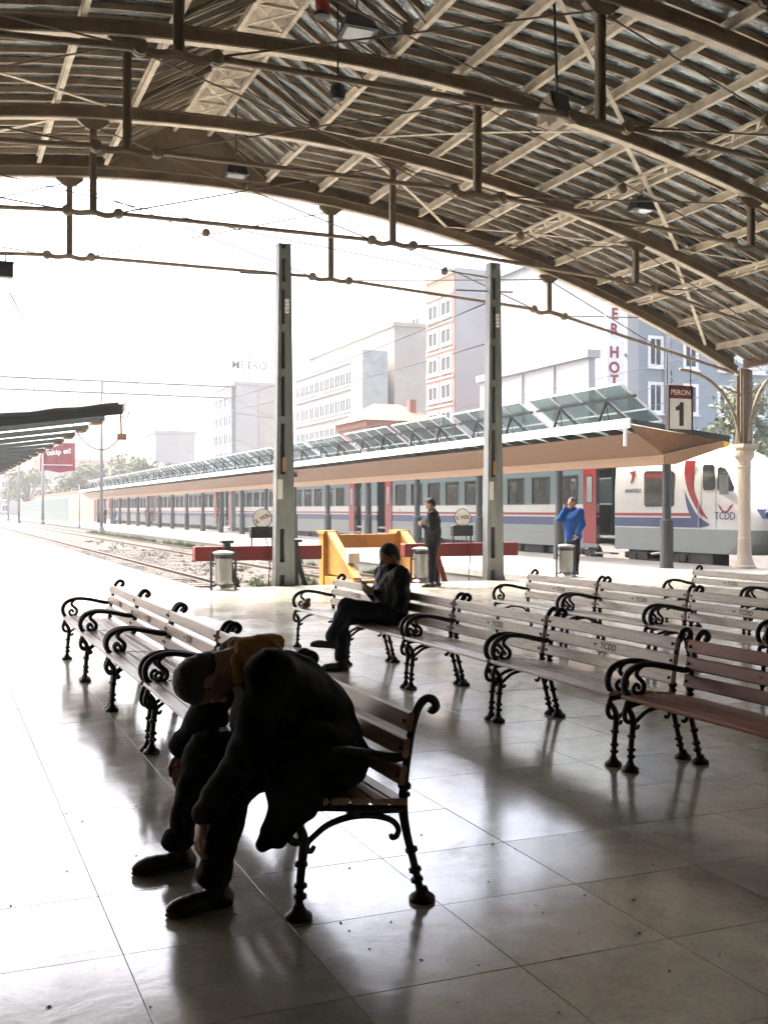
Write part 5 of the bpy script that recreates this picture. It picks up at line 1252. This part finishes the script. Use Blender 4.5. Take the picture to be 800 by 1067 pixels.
for s in (-1, 1):
    B.chain([V3(4.08,y,.9), sh[s], elb[s], wr[s]], [.06,.045,.035,.026], .03); B.chain([V3(4.05,y,.56), hip[s], kn[s], an[s]], [.08,.075,.055,.035], .03)
hand(B, wr[-1], (-.80, .30, .50), (.45, .55, .6), (-.2, .6, .7), 0.55); hand(B, wr[1], (-.80, -.30, .50), (.45, -.55, .6), (-.2, -.6, .7), 0.55)
B.mesh('body', M['skin'], t, 0.008); hair(t, hc, hf, hu, M['hair'], 0.009, beard=True)
J = Field(); J.chain([V3(4.07,y,.52), V3(4.09,y,.68), V3(4.08,y,.84), V3(4.07,y,.94)], [.150,.150,.140,.085], .06)
for s in (-1, 1): J.chain([V3(4.08,y+s*.06,.60), V3(4.09,y+s*.10,.80), sh[s], elb[s], wr[s]+V3(.03,0,-.01)], [.14,.13,.085,.066,.050], .05)
for a in np.linspace(-2.2, 2.2, 8): J.cap(V3(4.075-.075*math.cos(a), y+.08*math.sin(a), .955), V3(4.075-.065*math.cos(a), y+.07*math.sin(a), 1.0), .026, .022, .02)
J.mesh('jacket', M['c_leather'], t, 0.011, 0.005, 38, seed=2)
T_ = Field(); T_.ell(V3(4.06,y,.53), (.14,.18,.10), None, .04)
T_.chain([hip[-1], kn[-1], kn[-1]+V3(-.01,0,-.03), an[-1]+V3(.01,0,.03)], [.095,.078,.074,.058], .03); T_.chain([hip[1], kn[1], kn[1]+V3(-.01,0,-.03), an[1]+V3(.01,0,.045)], [.095,.078,.072,.060], .03)
T_.mesh('trousers', M['c_jean'], t, 0.011, 0.003, 40, seed=3)
shoe(t, an[-1], (-.93, .05, .12), M['shoe_brown'], M['sole'], .009, down=(-.12, 0, -1)); shoe(t, an[1], (-.95, .1, 0), M['shoe_brown'], M['sole'], .009)
ph = thing('phone', 'dark phone in the hands of the seated person', 'phone', (3.80, y, .82))
R = Matrix.Translation((3.795, y, .825)) @ Matrix.Rotation(math.radians(-40), 4, 'Y')
pb = MB(); rbox(pb, -.005, .005, -.037, .037, -.074, .074, .003); o = pb.build('case', M['black_steel'], ph); o.data.transform(R)
sc_ = MB().box(.0052, .0062, -.033, .033, -.066, .066).build('screen', M['glass_dark'], ph); sc_.data.transform(R)
cl = thing('crumpled_bag', 'small pale crumpled bag on the far end bench seat', 'bag', (3.80, 11.35, .45)); Fb = Field(); Fb.ell(V3(3.80,11.36,.485), (.05,.06,.045)); Fb.ell(V3(3.82,11.33,.53), (.03,.03,.04)); Fb.mesh('bag_body', M['soffit_pale'], cl, .008, .004, 90)

def standing(name, label, u, v, ang, H, top_m, leg_m, pose, res=0.013, bulk=1.0, shoe_m=None, look=0.0, long_coat=0.0):
    """pose: 'phone' both hands in front, 'call' one hand at the ear, 'idle'"""
    p = on_z(u, v); x0_, y0_ = p.x, p.y; k = H/1.78
    t = thing('person', label, 'person', (x0_, y0_, 0))
    ca, sa = math.cos(ang), math.sin(ang)       # facing direction (ca, sa)
    def W(f, l, z): return V3(x0_+(ca*f-sa*l)*k, y0_+(sa*f+ca*l)*k, z*k)
    fd = V3(ca, sa, 0); lf = V3(-sa, ca, 0)
    hc = W(.05, 0, 1.655); hf = fd*math.cos(look)-V3(0,0,1)*math.sin(look); hu = V3(0,0,1)*math.cos(look)+fd*math.sin(look)
    B = Field(); head(B, hc, hf, hu, k); B.chain([hc-unit(hu)*.07*k, W(0,0,1.48), W(0,0,1.2), W(0,0,.95)], [.055*k,.062*k,.12*k,.12*k], .05)
    sh = {s: W(0, s*.19, 1.44) for s in (-1, 1)}
    if pose == 'phone': elb = {s: W(.0, s*.24, 1.17) for s in (-1,1)}; wr = {s: W(.20, s*.10, 1.24) for s in (-1,1)}
    elif pose == 'call': elb = {-1: W(.22, -.20, 1.28), 1: W(-.0, .26, 1.15)}; wr = {-1: W(.14, -.10, 1.52), 1: W(.12, .22, .92)}
    elif pose == 'pocket': elb = {s: W(-.04, s*.28, 1.16) for s in (-1,1)}; wr = {s: W(.08, s*.21, .98) for s in (-1,1)}
    else: elb = {s: W(-.01, s*.25, 1.16) for s in (-1,1)}; wr = {s: W(.05, s*.25, .90) for s in (-1,1)}
    hip = {s: W(0, s*.095, .92) for s in (-1,1)}; kn = {s: W(.02, s*.11, .50) for s in (-1,1)}; an = {s: W(-.02+.05*s, s*.12, .087/k) for s in (-1,1)}
    for s in (-1, 1):
        B.chain([W(0,0,1.42), sh[s], elb[s], wr[s]], [.06,.045,.035,.026], .03); B.chain([W(0,0,.95), hip[s], kn[s], an[s]], [.08,.07,.05,.035], .03)
        dv = unit(wr[s]-elb[s]); hand(B, wr[s], dv if pose != 'call' or s == 1 else (V3(0,0,.8)-fd*.3), -lf*s if pose != 'phone' else V3(0,0,1)*.3-lf*s*.9, fd if pose != 'phone' else V3(0,0,1), 0.5, k)
    B.mesh('body', M['skin'], t, min(res, .012)); hair(t, hc, hf, hu, M['hair'], res, k)
    J = Field(); b = bulk; zb_ = .90-long_coat
    J.chain([W(.0,0,zb_), W(.01*b,0,1.1), W(.01,0,1.3), W(0,0,1.45)], [.155*b,.150*b,.150*b,.09], .06)
    for s in (-1, 1): J.chain([W(.0,s*.06,zb_), W(.0,s*.07,1.12), W(0,s*.09,1.32), sh[s], elb[s], wr[s]-unit(wr[s]-elb[s])*.02], [.135*b,.13*b,.125*b,.085*b,.066*b,.05*b], .05)
    for a in np.linspace(0, 6.28, 9): J.cap(W(.01+.07*math.cos(a), .075*math.sin(a), 1.49), W(.015+.065*math.cos(a), .07*math.sin(a), 1.535), .024, .02, .02)
    J.mesh('jacket', top_m, t, res, 0.004, 26, seed=int(u))
    T_ = Field(); T_.ell(W(0,0,.93), (.14*k,.16*k,.11*k), None, .04)
    for s in (-1, 1): T_.chain([hip[s], kn[s], an[s]+V3(0,0,.05)], [.098*k,.074*k,.062*k], .03)
    T_.mesh('trousers', leg_m, t, res, 0.004, 34, seed=int(u)+1)
    for s in (-1, 1): shoe(t, an[s], fd+lf*s*.2, shoe_m or M['shoe'], M['sole'], min(res, .015))
    return t, wr, W
standing('person', 'standing person in dark slate jacket looking down beside the litter bin', 451, 611.5, math.radians(150), 1.77, M['c_navy'], M['c_black2'], 'phone', 0.014, 1.04, None, 0.55)
t, wr, W = standing('person', 'person in bright blue jacket holding a phone to the face near the train', 597, 598.5, math.radians(196), 1.83, M['c_blue'], M['c_black2'], 'call', 0.014, 1.18, None, 0.12)
p = W(.15, -.115, 1.60); ph = thing('phone', 'dark phone at the ear of the person in blue', 'phone', tuple(p)); rb = MB(); rbox(rb, p[0]-.03, p[0]+.03, p[1]-.006, p[1]+.006, p[2]-.07, p[2]+.07, .004); rb.build('case', M['black_steel'], ph); MB().box(p[0]-.026, p[0]+.026, p[1]+.0062, p[1]+.0072, p[2]-.06, p[2]+.06).build('screen', M['glass_dark'], ph)
standing('person', 'tiny far person in dark blue jacket, leftmost of those on the far platform', 110, 546.3, math.radians(200), 1.76, M['c_navy'], M['c_black2'], 'idle', 0.03)
standing('person', 'tiny far person in pale blue clothes among the canopy pillars', 120, 546.2, math.radians(170), 1.72, M['c_cyan'], M['c_cyan'], 'pocket', 0.03)
standing('person', 'tiny far person in brown jacket between two canopy pillars', 153.5, 547.3, math.radians(210), 1.76, M['c_brown'], M['c_jean'], 'pocket', 0.03, 1.2)
standing('person', 'tiny far person in black jacket beside the brown jacket one', 166.5, 547.6, math.radians(160), 1.72, M['c_black'], M['c_jean'], 'pocket', 0.03, 1.1)
# ------------------------------------------------------------------ town behind the train
M['b_white'] = mat('white_render', (0.36, 0.365, 0.355), 0.85, 0, 0.06, 0.25, 0.0, 20, (0.28, 0.275, 0.26), 0.4)  # town wall colours paled to carry part of the distance haze
M['b_peach'] = mat('peach_render', (0.34, 0.20, 0.145), 0.85, 0, 0.06, 0.3, 0.0, 20, (0.42, 0.27, 0.2), 0.4)
M['b_grey'] = mat('grey_blue_render', (0.27, 0.305, 0.31), 0.85, 0, 0.06, 0.3, 0.0, 20, (0.34, 0.38, 0.4), 0.4)
M['b_conc'] = mat('bare_concrete_wall', (0.33, 0.31, 0.275), 0.85, 0, 0.12, 0.3, 0.0, 20, (0.32, 0.3, 0.27), 0.5)
M['b_brick'] = mat('red_brick_wall', (0.27, 0.12, 0.075), 0.85, 0, 0.15, 0.6, 0.1, 10, (0.26, 0.11, 0.07), 0.4)
M['b_tile'] = mat('clay_tile_roof', (0.33, 0.14, 0.085), 0.8, 0, 0.2, 0.8, 0.2, 8)
M['b_glass'] = mat('far_window_glass', (0.045, 0.06, 0.065), 0.5, 0, 0.3, 0.6, spec=0.2)
M['b_blue'] = mat('blue_green_glazing', (0.26, 0.30, 0.295), 0.3, 0, 0.15, 0.5)
M['b_sign'] = mat('red_letter_paint', (0.26, 0.008, 0.02), 0.6, 0, 0.05)
M['b_signg'] = mat('grey_letter_paint', (0.03, 0.03, 0.03), 0.6, 0, 0.05)
ZG = -1.2
def building(name, label, x0, x1, y0_, y1_, zt, m, cat='building'):
    t = thing(name, label, cat, ((x0+x1)/2, (y0_+y1_)/2, ZG))
    MB().box(x0, x1, y0_, y1_, ZG, zt).build('wall', m, t)
    g = MB(); o = 0.25; g.box(x0-o, x1+o, y0_-o, y0_+0.05, zt+0.002, zt+0.5); g.box(x0-o, x1+o, y1_-0.05, y1_+o, zt+0.002, zt+0.5); g.box(x0-o, x0+0.05, y0_+.05, y1_-.05, zt+0.002, zt+0.5); g.box(x1-0.05, x1+o, y0_+.05, y1_-.05, zt+0.002, zt+0.5)
    g.build('parapet', m, t)
    return t
def win_x(t, x, ya, yb, za, zb, frame=M['white_paint'], fr=0.14, mull=1):
    g = MB(); g.box(x-0.10, x+0.02, ya, yb, za, za+fr); g.box(x-0.10, x+0.02, ya, yb, zb-fr, zb); g.box(x-0.10, x+0.02, ya, ya+fr, za+fr, zb-fr); g.box(x-0.10, x+0.02, yb-fr, yb, za+fr, zb-fr)
    for k in range(mull):
        y = ya + (yb-ya)*(k+1)/(mull+1); g.box(x-0.08, x+0.02, y-0.04, y+0.04, za+fr, zb-fr)
    w_ = g.build('window', frame, t); MB().box(x-0.03, x+0.015, ya+fr, yb-fr, za+fr, zb-fr).build('pane', M['b_glass'], w_)
    MB().box(x-0.2, x, ya-0.08, yb+0.08, za-0.1, za-0.002).build('sill', frame, w_)
def win_y(t, y, xa_, xb_, za, zb, frame=M['white_paint'], fr=0.12, mull=1):
    g = MB(); g.box(xa_, xb_, y-0.10, y+0.02, za, za+fr); g.box(xa_, xb_, y-0.10, y+0.02, zb-fr, zb); g.box(xa_, xa_+fr, y-0.10, y+0.02, za+fr, zb-fr); g.box(xb_-fr, xb_, y-0.10, y+0.02, za+fr, zb-fr)
    for k in range(mull):
        x = xa_ + (xb_-xa_)*(k+1)/(mull+1); g.box(x-0.035, x+0.035, y-0.08, y+0.02, za+fr, zb-fr)
    w_ = g.build('window', frame, t); MB().box(xa_+fr, xb_-fr, y-0.03, y+0.015, za+fr, zb-fr).build('pane', M['b_glass'], w_)
    MB().box(xa_-0.08, xb_+0.08, y-0.2, y, za-0.1, za-0.002).build('sill', frame, w_)
# peach house with blank white end wall
yc = on_x(473, 300, 48).y; yf = on_x(444, 300, 48).y
t = building('apartment_house', 'tall narrow peach apartment house with paired white windows and blank white side', 48.12, 62, yc, yf, 25.2, M['b_white'])
MB().box(48.0, 48.118, yc, yf, ZG, 25.2).build('peach_front', M['b_peach'], t)
zw = [1.54 + (VH-v)*109/F for v in (320, 349, 378, 407, 436)]
for z in zw:
    for f in (0.07, 0.54): win_x(t, 48.0, yc+(yf-yc)*f, yc+(yf-yc)*(f+0.39), z-0.95, z+0.95, fr=0.3)
    MB().box(47.9, 47.999, yc+0.05, yf-0.05, z+1.3, z+1.5).build('string_course', M['b_white'], t)
# long office block with ribbon windows, tower corner, taller block behind
yc = on_x(368, 400, 48).y; yt = on_x(380, 400, 48).y; yf = on_x(308, 400, 48).y
t = building('office_block', 'long white office block with five rows of ribbon windows', 48.0, 52, yc+0.01, yf, 19.8, M['b_white'])
for k in range(5):
    z = 18.0 - k*3.3
    n = 11; w_ = (yf-yc-1.0)/n
    for i in range(n): win_x(t, 48.0, yc+0.5+i*w_+0.05, yc+0.5+(i+1)*w_-0.05, z-0.85, z+0.85, fr=0.1)
    MB().box(47.7, 47.99, yc+0.2, yf-0.2, z-1.5, z-1.25).build('floor_band', M['b_conc'], t)
MB().box(47.7, 51, yt, yc-0.01, ZG, 20.8).build('glazed_tower', M['b_blue'], t)
for k in range(6):
    MB().box(47.62, 47.698, yt+0.05, yc-0.05, 2+3.1*k, 2.35+3.1*k).build('tower_band', M['b_white'], t)
t = building('apartment_block', 'bare beige concrete block rising behind the white office block', 52.1, 78, yt+0.5, yf+6, 24.0, M['b_conc'])
MB().box(58, 78, yt+2, yf+4, 24.55, 27.0).build('penthouse', M['b_conc'], t)
for k in range(3): win_x(t, 58.0, yt+6+k*3, yt+8.4+k*3, 24.9, 26.5)
# hotel with roof lettering
yc = on_x(245, 400, 44).y; yf = on_x(222, 400, 44).y
t = building('hotel_building', 'faint pale hotel with roof letters OTEL METRO', 44, 50.6, yc, yf, 21.3, M['b_white'])
for k in range(6):
    for i in range(4):
        a = yc + 1 + i*(yf-yc-1.5)/4; win_x(t, 44, a, a+(yf-yc-1.5)/4-0.6, 3+3*k, 4.9+3*k)
MB().box(47.8, 50.5, yc-0.25, yc-0.01, ZG, 20.4).build('side_slab', M['b_conc'], t)
pm = on_y(260, 381, yc+1); put_text('METRO', 1.75, M['b_signg'], (pm.x, yc+1, pm.z), '-y', t, 0.06, 0.02)
pm = on_y(261, 371.5, yc+1); put_text('OTEL', 1.35, M['b_signg'], (pm.x, yc+1, pm.z), '-y', t, 0.06, 0.0)
g = MB()
for x in (pm.x-2.2, pm.x, pm.x+2.2): g.box(x-0.06, x+0.06, yc+1.15, yc+1.27, 21.3, pm.z+0.6)
g.box(pm.x-2.4, pm.x+2.4, yc+1.15, yc+1.25, pm.z-2.0, pm.z-1.9); g.build('sign_frame', M['b_signg'], t)
t = building('low_house', 'pale low house left of the hotel', 36, 43, 190, 205, 15, M['b_white'])
for k in range(4):
    for i in range(3): win_x(t, 36, 191+i*4.5, 193.4+i*4.5, 2+3.1*k, 3.8+3.1*k)
# brick house with hipped roof
t = building('brick_house', 'small red brick house with hipped tile roof in front of the office block', 34, 40.2, 85, 92, 8.6, M['b_brick'])
g = MB(); g.add([(33.4,84.4,9.12),(40.8,84.4,9.12),(40.8,92.6,9.12),(33.4,92.6,9.12),(36,88.5,10.9),(38.4,88.5,10.9)], [(0,1,5,4),(1,2,5),(2,3,4,5),(3,0,4),(3,2,1,0)]); r = g.build('roof', M['b_tile'], t)
MB().box(38.6, 39.2, 86.6, 87.2, 9.3, 11.2).build('chimney', M['b_brick'], r)
win_y(t, 85, 35, 36.3, 6.2, 7.8); win_y(t, 85, 37.8, 39.1, 6.2, 7.8); win_x(t, 34, 86.5, 88, 6.2, 7.8)
# long plain white wall building
t = building('blank_building', 'plain windowless white gable wall with drainpipes beside the brick house', 40, 40.5, on_x(613, 400, 40).y, on_x(500, 400, 40).y, 11.6, M['b_white'])
for u in (545, 578): y = on_x(u, 400, 40).y; MB().tube([(39.9, y, ZG), (39.9, y, 11.5)], 0.07, 8).build('drainpipe', M['b_conc'], t)
t = building('brick_block', 'reddish brick apartment wall left of the vertical hotel sign', 48.2, 57, 75, 86, 16.2, M['b_brick'])
MB().box(48.0, 48.19, 75, 86, 9.8, 10.4).build('floor_band', M['b_conc'], t); MB().box(48.2, 57, 74.9, 74.99, 9.8, 10.4).build('floor_band', M['b_conc'], t)
g = MB(); g.add([(47.8,74.6,16.72),(57.4,74.6,16.72),(57.4,86.4,16.72),(47.8,86.4,16.72),(51,80.5,18.4),(54.2,80.5,18.4)], [(0,1,5,4),(1,2,5),(2,3,4,5),(3,0,4),(3,2,1,0)]); g.build('roof', M['b_conc'], t)
# grey blue hotel and its signs
t = building('hotel_building', 'grey blue hotel with tall white framed windows at the right', 44.0, 68, 62, 80, 21, M['b_grey'])
for k in range(6):
    for i in range(7):
        win_y(t, 62, 45.6+i*3.0, 46.9+i*3.0, 1.8+3.2*k, 4.0+3.2*k, fr=0.22)
MB().box(46.95, 47.3, 61.7, 61.99, ZG, 20.9).build('pilaster', M['b_white'], t)
MB().box(43.7, 44.6, 61.6, 61.99, ZG, 20.9).build('pilaster', M['b_white'], t)
s = thing('hotel_sign', 'tall white vertical sign with red letters ER HOT on the grey hotel', 'sign', (43.1, 61.7, 9))
pl = on_y(632, 400, 61.6); pr_ = on_y(650, 400, 61.6)
MB().box(pl.x, pr_.x, 61.6, 61.95, 8.5, 17.4).build('panel', M['white_paint'], s)
MB().box(pr_.x, 44.0, 61.75, 61.85, 12, 12.2).build('bracket', M['b_conc'], s); MB().box(pr_.x, 44.0, 61.75, 61.85, 16, 16.2).build('bracket', M['b_conc'], s)
for ch, u, v in (('E', 640, 327.5), ('R', 639.5, 343.5), ('H', 639.5, 367.5), ('O', 639.5, 383.5), ('T', 639.5, 397)):
    p = on_y(u, v, 61.6); put_text(ch, 1.05, M['b_sign'], (p.x, 61.58, p.z), '-y', s, 0.02, 0.03)
s = thing('hotel_sign', 'narrow vertical sign with grey letters ER HO between hotel windows', 'sign', (48.3, 61.8, 9))
pl = on_y(694, 400, 61.8); pr_ = on_y(701, 400, 61.8); MB().box(pl.x, pr_.x, 61.8, 61.98, 8.5, 14.2).build('panel', M['b_grey'], s)
for ch, v in (('E', 360), ('R', 367), ('H', 389), ('O', 397)):
    p = on_y(697.5, v, 61.78); put_text(ch, 0.55, M['b_signg'], (p.x, 61.78, p.z), '-y', s, 0.01, 0.01)

# ------------------------------------------------------------------ trees
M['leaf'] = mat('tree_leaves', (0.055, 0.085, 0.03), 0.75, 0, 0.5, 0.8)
M['leaf_hazed'] = mat('haze_paled_leaves', (0.15, 0.175, 0.10), 0.8, 0, 0.35, 0.8)  # olive leaf colour paled to stand in for distance haze
M['bark'] = mat('bark', (0.12, 0.09, 0.065), 0.9, 0, 0.3, 4, 0.4, 20)
def tree(label, x, y, z0_, h, r, n=2600, leaf=0.22, seed=1, lm='leaf'):
    rd = random.Random(seed)
    t = thing('tree', label, 'tree', (x, y, z0_), 'trees around the station')
    g = MB(); g.tube([(x, y, z0_), (x+.1, y, z0_+h*.25), (x-.05, y+.1, z0_+h*.5), (x, y, z0_+h*.8)], [h*.03, h*.024, h*.016, h*.005], 8)
    cl = []
    for k in range(16):
        a = rd.uniform(0, 6.28); e = rd.uniform(-0.35, 1.0); rr = r*rd.uniform(0.35, 0.9)*math.sqrt(max(0.05, 1-e*e*0.8))
        c = Vector((x+math.cos(a)*rr, y+math.sin(a)*rr, z0_+h*0.62+e*h*0.33)); cl.append((c, r*rd.uniform(0.22, 0.42)))
        g.tube([(x, y, z0_+h*rd.uniform(.3, .5)), tuple((Vector((x, y, z0_+h*.5))+c)/2+Vector((0,0,.2))), tuple(c)], [h*.012, h*.008, h*.003], 5)
    g.build('trunk', M['bark'], t, True)
    f = MB()
    for k in range(n):
        c, cr = cl[rd.randrange(len(cl))]
        d = Vector((rd.gauss(0,1), rd.gauss(0,1), rd.gauss(0,.8))); d = d.normalized()*cr*rd.uniform(0.35, 1.1)
        p = c + d; s = leaf*rd.uniform(0.6, 1.3)
        a = Vector((rd.gauss(0,1), rd.gauss(0,1), rd.gauss(0,.6))).normalized(); b = a.cross(Vector((rd.gauss(0,1), rd.gauss(0,1), rd.gauss(0,1)))).normalized()
        f.add([p-a*s, p+b*s*.5, p+a*s, p-b*s*.5], [(0,1,2,3)])
    me = f.build('crown', M[lm], t)
p = on_y(768, 412, 50); tree('leafy green tree behind the cream column at right', p.x, 50, ZG, 10.0, 2.9, 2600, 0.2, 3, 'leaf_hazed')
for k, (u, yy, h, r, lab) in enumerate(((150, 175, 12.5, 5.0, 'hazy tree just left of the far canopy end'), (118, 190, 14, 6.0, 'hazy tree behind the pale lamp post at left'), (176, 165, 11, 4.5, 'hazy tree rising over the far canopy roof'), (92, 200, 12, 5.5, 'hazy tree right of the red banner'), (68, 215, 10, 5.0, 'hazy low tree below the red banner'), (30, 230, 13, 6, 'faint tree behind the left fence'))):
    p = on_y(u, 500, yy); tree(lab, p.x, yy, ZG, h*0.85, r*0.85, 1500, 0.45, 20+k, 'leaf_hazed')
# ------------------------------------------------------------------ far left: fence, posts, banner, gantry, wires
M['pale_post'] = mat('pale_post_paint', (0.26, 0.26, 0.25), 0.6, 0, 0.08)
M['fence'] = mat('grey_green_fence', (0.22, 0.27, 0.26), 0.6, 0, 0.15)
fe = thing('fence', 'tall grey paling fence at the far end of the tracks', 'fence', (14.2, 150, 0))
fx = 15.5; g0 = 139.0
src = None
for k in range(150):
    y = g0 + k*0.55
    if src is None: src = MB().box(fx-0.04, fx+0.04, -0.09, 0.09, 0, 3.0).build('paling', M['fence'], fe); src.location = (0, y, 0)
    else: c = src.copy(); COL.objects.link(c); c.location = (0, y, 0)
for z in (0.4, 2.6): MB().box(fx+0.041, fx+0.09, g0, g0+83, z, z+0.1).build('fence_rail', M['fence'], fe)
wl = thing('boundary_wall', 'pinkish boundary wall behind the paling fence', 'wall', (19, 170, 0)); MB().box(18.8, 19.1, 140, 235, ZG, 4.0).build('wall_body', M['b_peach'], wl); MB().box(18.7, 19.2, 140, 235, 4.002, 4.2).build('coping', M['b_tile'], wl)
def post(u, vt, y, label, r=0.16, arm=True):
    p = on_y(u, vt, y); t = thing('lamp_post', label, 'post', (p.x, y, 0), 'pale posts along the tracks')
    MB().tube([(p.x, y, 0), (p.x, y, p.z)], [r, r*0.7], 10).build('pole', M['pale_post'], t, True)
    MB().lathe([(r*1.8,0),(r*1.8,0.1),(r*1.2,0.4)], (p.x, y, 0), 12).build('base', M['pale_post'], t)
    if arm: MB().beam((p.x-2.2, y, p.z-0.3), (p.x+0.4, y, p.z-0.25), 0.1, 0.1).build('arm', M['pale_post'], t)
post(106, 392, 75, 'tall pale gantry post left of the far canopy', 0.12, False)
post(45, 470, 118, 'pale post carrying the red banner', 0.16, False)
post(20, 466, 130, 'thin pale post at the far left of the fence', 0.14, True)
post(9, 480, 160, 'faint pale post at the left picture edge', 0.14, True)
post(83, 505, 95, 'short pale twin lamp post before the fence', 0.06, False)
p = on_y(60.5, 476.5, 118); t = thing('banner', 'red banner with white lettering hanging above the far tracks', 'banner', (p.x, 118, p.z-1.7))
M['banner_red'] = mat('banner_red', (0.24, 0.010, 0.02), 0.7, 0, 0.08)
vs = []; fs = []
for i in range(13):
    for j in range(5): vs.append((p.x-1.75+3.5*i/12, 118+0.1*math.sin(i*0.9), p.z-1.5+3.0*j/4 + 0.12*math.sin(i*0.7)*(1 if j == 0 else 0)))
fs = [(i*5+j, (i+1)*5+j, (i+1)*5+j+1, i*5+j+1) for i in range(12) for j in range(4)]
o2 = len(vs); vs += [(a, b+0.03, c) for a, b, c in vs]; fs += [(d+o2, c+o2, b+o2, a+o2) for a, b, c, d in fs]
MB().add(vs, fs).build('cloth', M['banner_red'], t); put_text('takip et!', 0.75, M['white_paint'], (p.x+0.1, 117.85, p.z+0.55), '-y', t, 0.01, 0.02, 0.12)
MB().box(p.x-1.5, p.x+1.5, 117.84, 117.86, p.z-0.85, p.z-0.78).build('white_rule', M['white_paint'], t)
MB().box(p.x-1.9, p.x+1.9, 118.13, 118.2, p.z+1.45, p.z+1.55).build('top_bar', M['pale_post'], t)
# signal gantry
a = on_y(-40, 398, 75); b = on_y(243, 404, 75); t = thing('overhead_gantry', 'pale lattice gantry spanning the tracks at upper left', 'gantry', (10.7, 75, 0))
xg0, xg1 = a.x, b.x; zt = 10.25; zb = 9.45
for z in (zt, zb):
    for y in (74.75, 75.25): MB().beam((xg0, y, z), (xg1, y, z), 0.07, 0.07).build('chord', M['pale_post'], t)
n = 16; g = MB()
for k in range(n):
    x = xg0 + (xg1-xg0)*k/n; x2 = xg0 + (xg1-xg0)*(k+1)/n
    for y in (74.75, 75.25): g.beam((x, y, zb), (x2, y, zt) if k % 2 else (x, y, zt), 0.04, 0.04)
g.build('lacing', M['pale_post'], t)
x = xg1; MB().box(x-0.15, x+0.15, 74.85, 75.15, 0, zt).build('leg', M['pale_post'], t)
for z in (8.4, 5.6): MB().beam((x, 75, z), (x+3.2, 75, z-0.3), 0.05, 0.05).build('cantilever', M['pale_post'], t); MB().beam((x, 75, z+1), (x+3.0, 75, z-0.25), 0.035, 0.035).build('cantilever_stay', M['pale_post'], t)
# overhead wires
M['wire'] = mat('dark_wire', (0.05, 0.05, 0.05), 0.5, 0, 0.1)
def wire(p, q, sag, label, r=0.012):
    p = Vector(p); q = Vector(q); n = 20
    pts = [p.lerp(q, i/n) - Vector((0,0,sag*4*(i/n)*(1-i/n))) for i in range(n+1)]
    o = MB().tube(pts, r, 5).build('overhead_wire', M['wire'], None, True); tag(o, label, 'wire', 'overhead wires')
wire((m2[0], 21.0, m2[1]-0.3), (X0-4.5, 21.0+0.05, ribz(X0-4.5)-0.3), 0.1, 'thin stay wire rising left from the right mast to the roof')
wire((m2[0]-0.1, 21.0, 6.1), (11.2, 75, 8.2), 0.9, 'sagging wire from the right mast towards the distance', 0.014)
wire((m2[0]-0.1, 21.0, 5.2), (11.2, 75, 7.3), 0.5, 'lower wire from the right mast towards the distance', 0.012)
wire((m1[0]-0.1, 21.0, 5.9), (6.3, 75, 8.0), 0.7, 'sagging wire from the left mast towards the gantry', 0.012)
wire((1.5, 24, 6.1), (8.6, 75, 9.3), 0.3, 'long wire from the upper left to the gantry', 0.018)
for k, (z, lb) in enumerate(((8.4, 'upper'), (7.4, 'middle'), (6.6, 'lower'))):
    wire((30.5, 28, z), (30.5, 140, z+0.5), 0.8, lb + ' of the pale wires strung before the town houses', 0.014)
# low background blocks closing the far view
for k, (u, yy, w_, h, lab) in enumerate(((20, 300, 22, 11, 'faint block at the far left behind the fence'), (75, 310, 20, 15, 'faint brownish block above the red banner'), (150, 320, 25, 10, 'faint long block behind the hazy trees'), (205, 300, 14, 14, 'faint narrow block beside the hotel'))):
    p = on_y(u, 500, yy); t = building('distant_block', lab, p.x-w_/2, p.x+w_/2, yy, yy+15, h, M['b_conc'] if k != 1 else M['b_peach'])
    for r_ in range(int(h//3.2)):
        for i in range(4): win_y(t, yy, p.x-w_/2+2+i*(w_-3)/4, p.x-w_/2+3.6+i*(w_-3)/4, 1+3.1*r_, 2.8+3.1*r_)
# ------------------------------------------------------------------ haze
hz = MB().box(-302, 322, -62, 482, -2.2, 32)
m = bpy.data.materials.new('haze_air'); m.use_nodes = True; m.node_tree.nodes.clear(); nt = m.node_tree
pv = nt.nodes.new('ShaderNodeVolumePrincipled'); pv.inputs['Color'].default_value = (0.97, 0.98, 1.0, 1); pv.inputs['Density'].default_value = HAZE; pv.inputs['Anisotropy'].default_value = 0.35
ou = nt.nodes.new('ShaderNodeOutputMaterial'); nt.links.new(pv.outputs[0], ou.inputs['Volume'])
tag(hz.build('haze', m), 'bright white haze over the tracks and town', None, None, 'stuff')
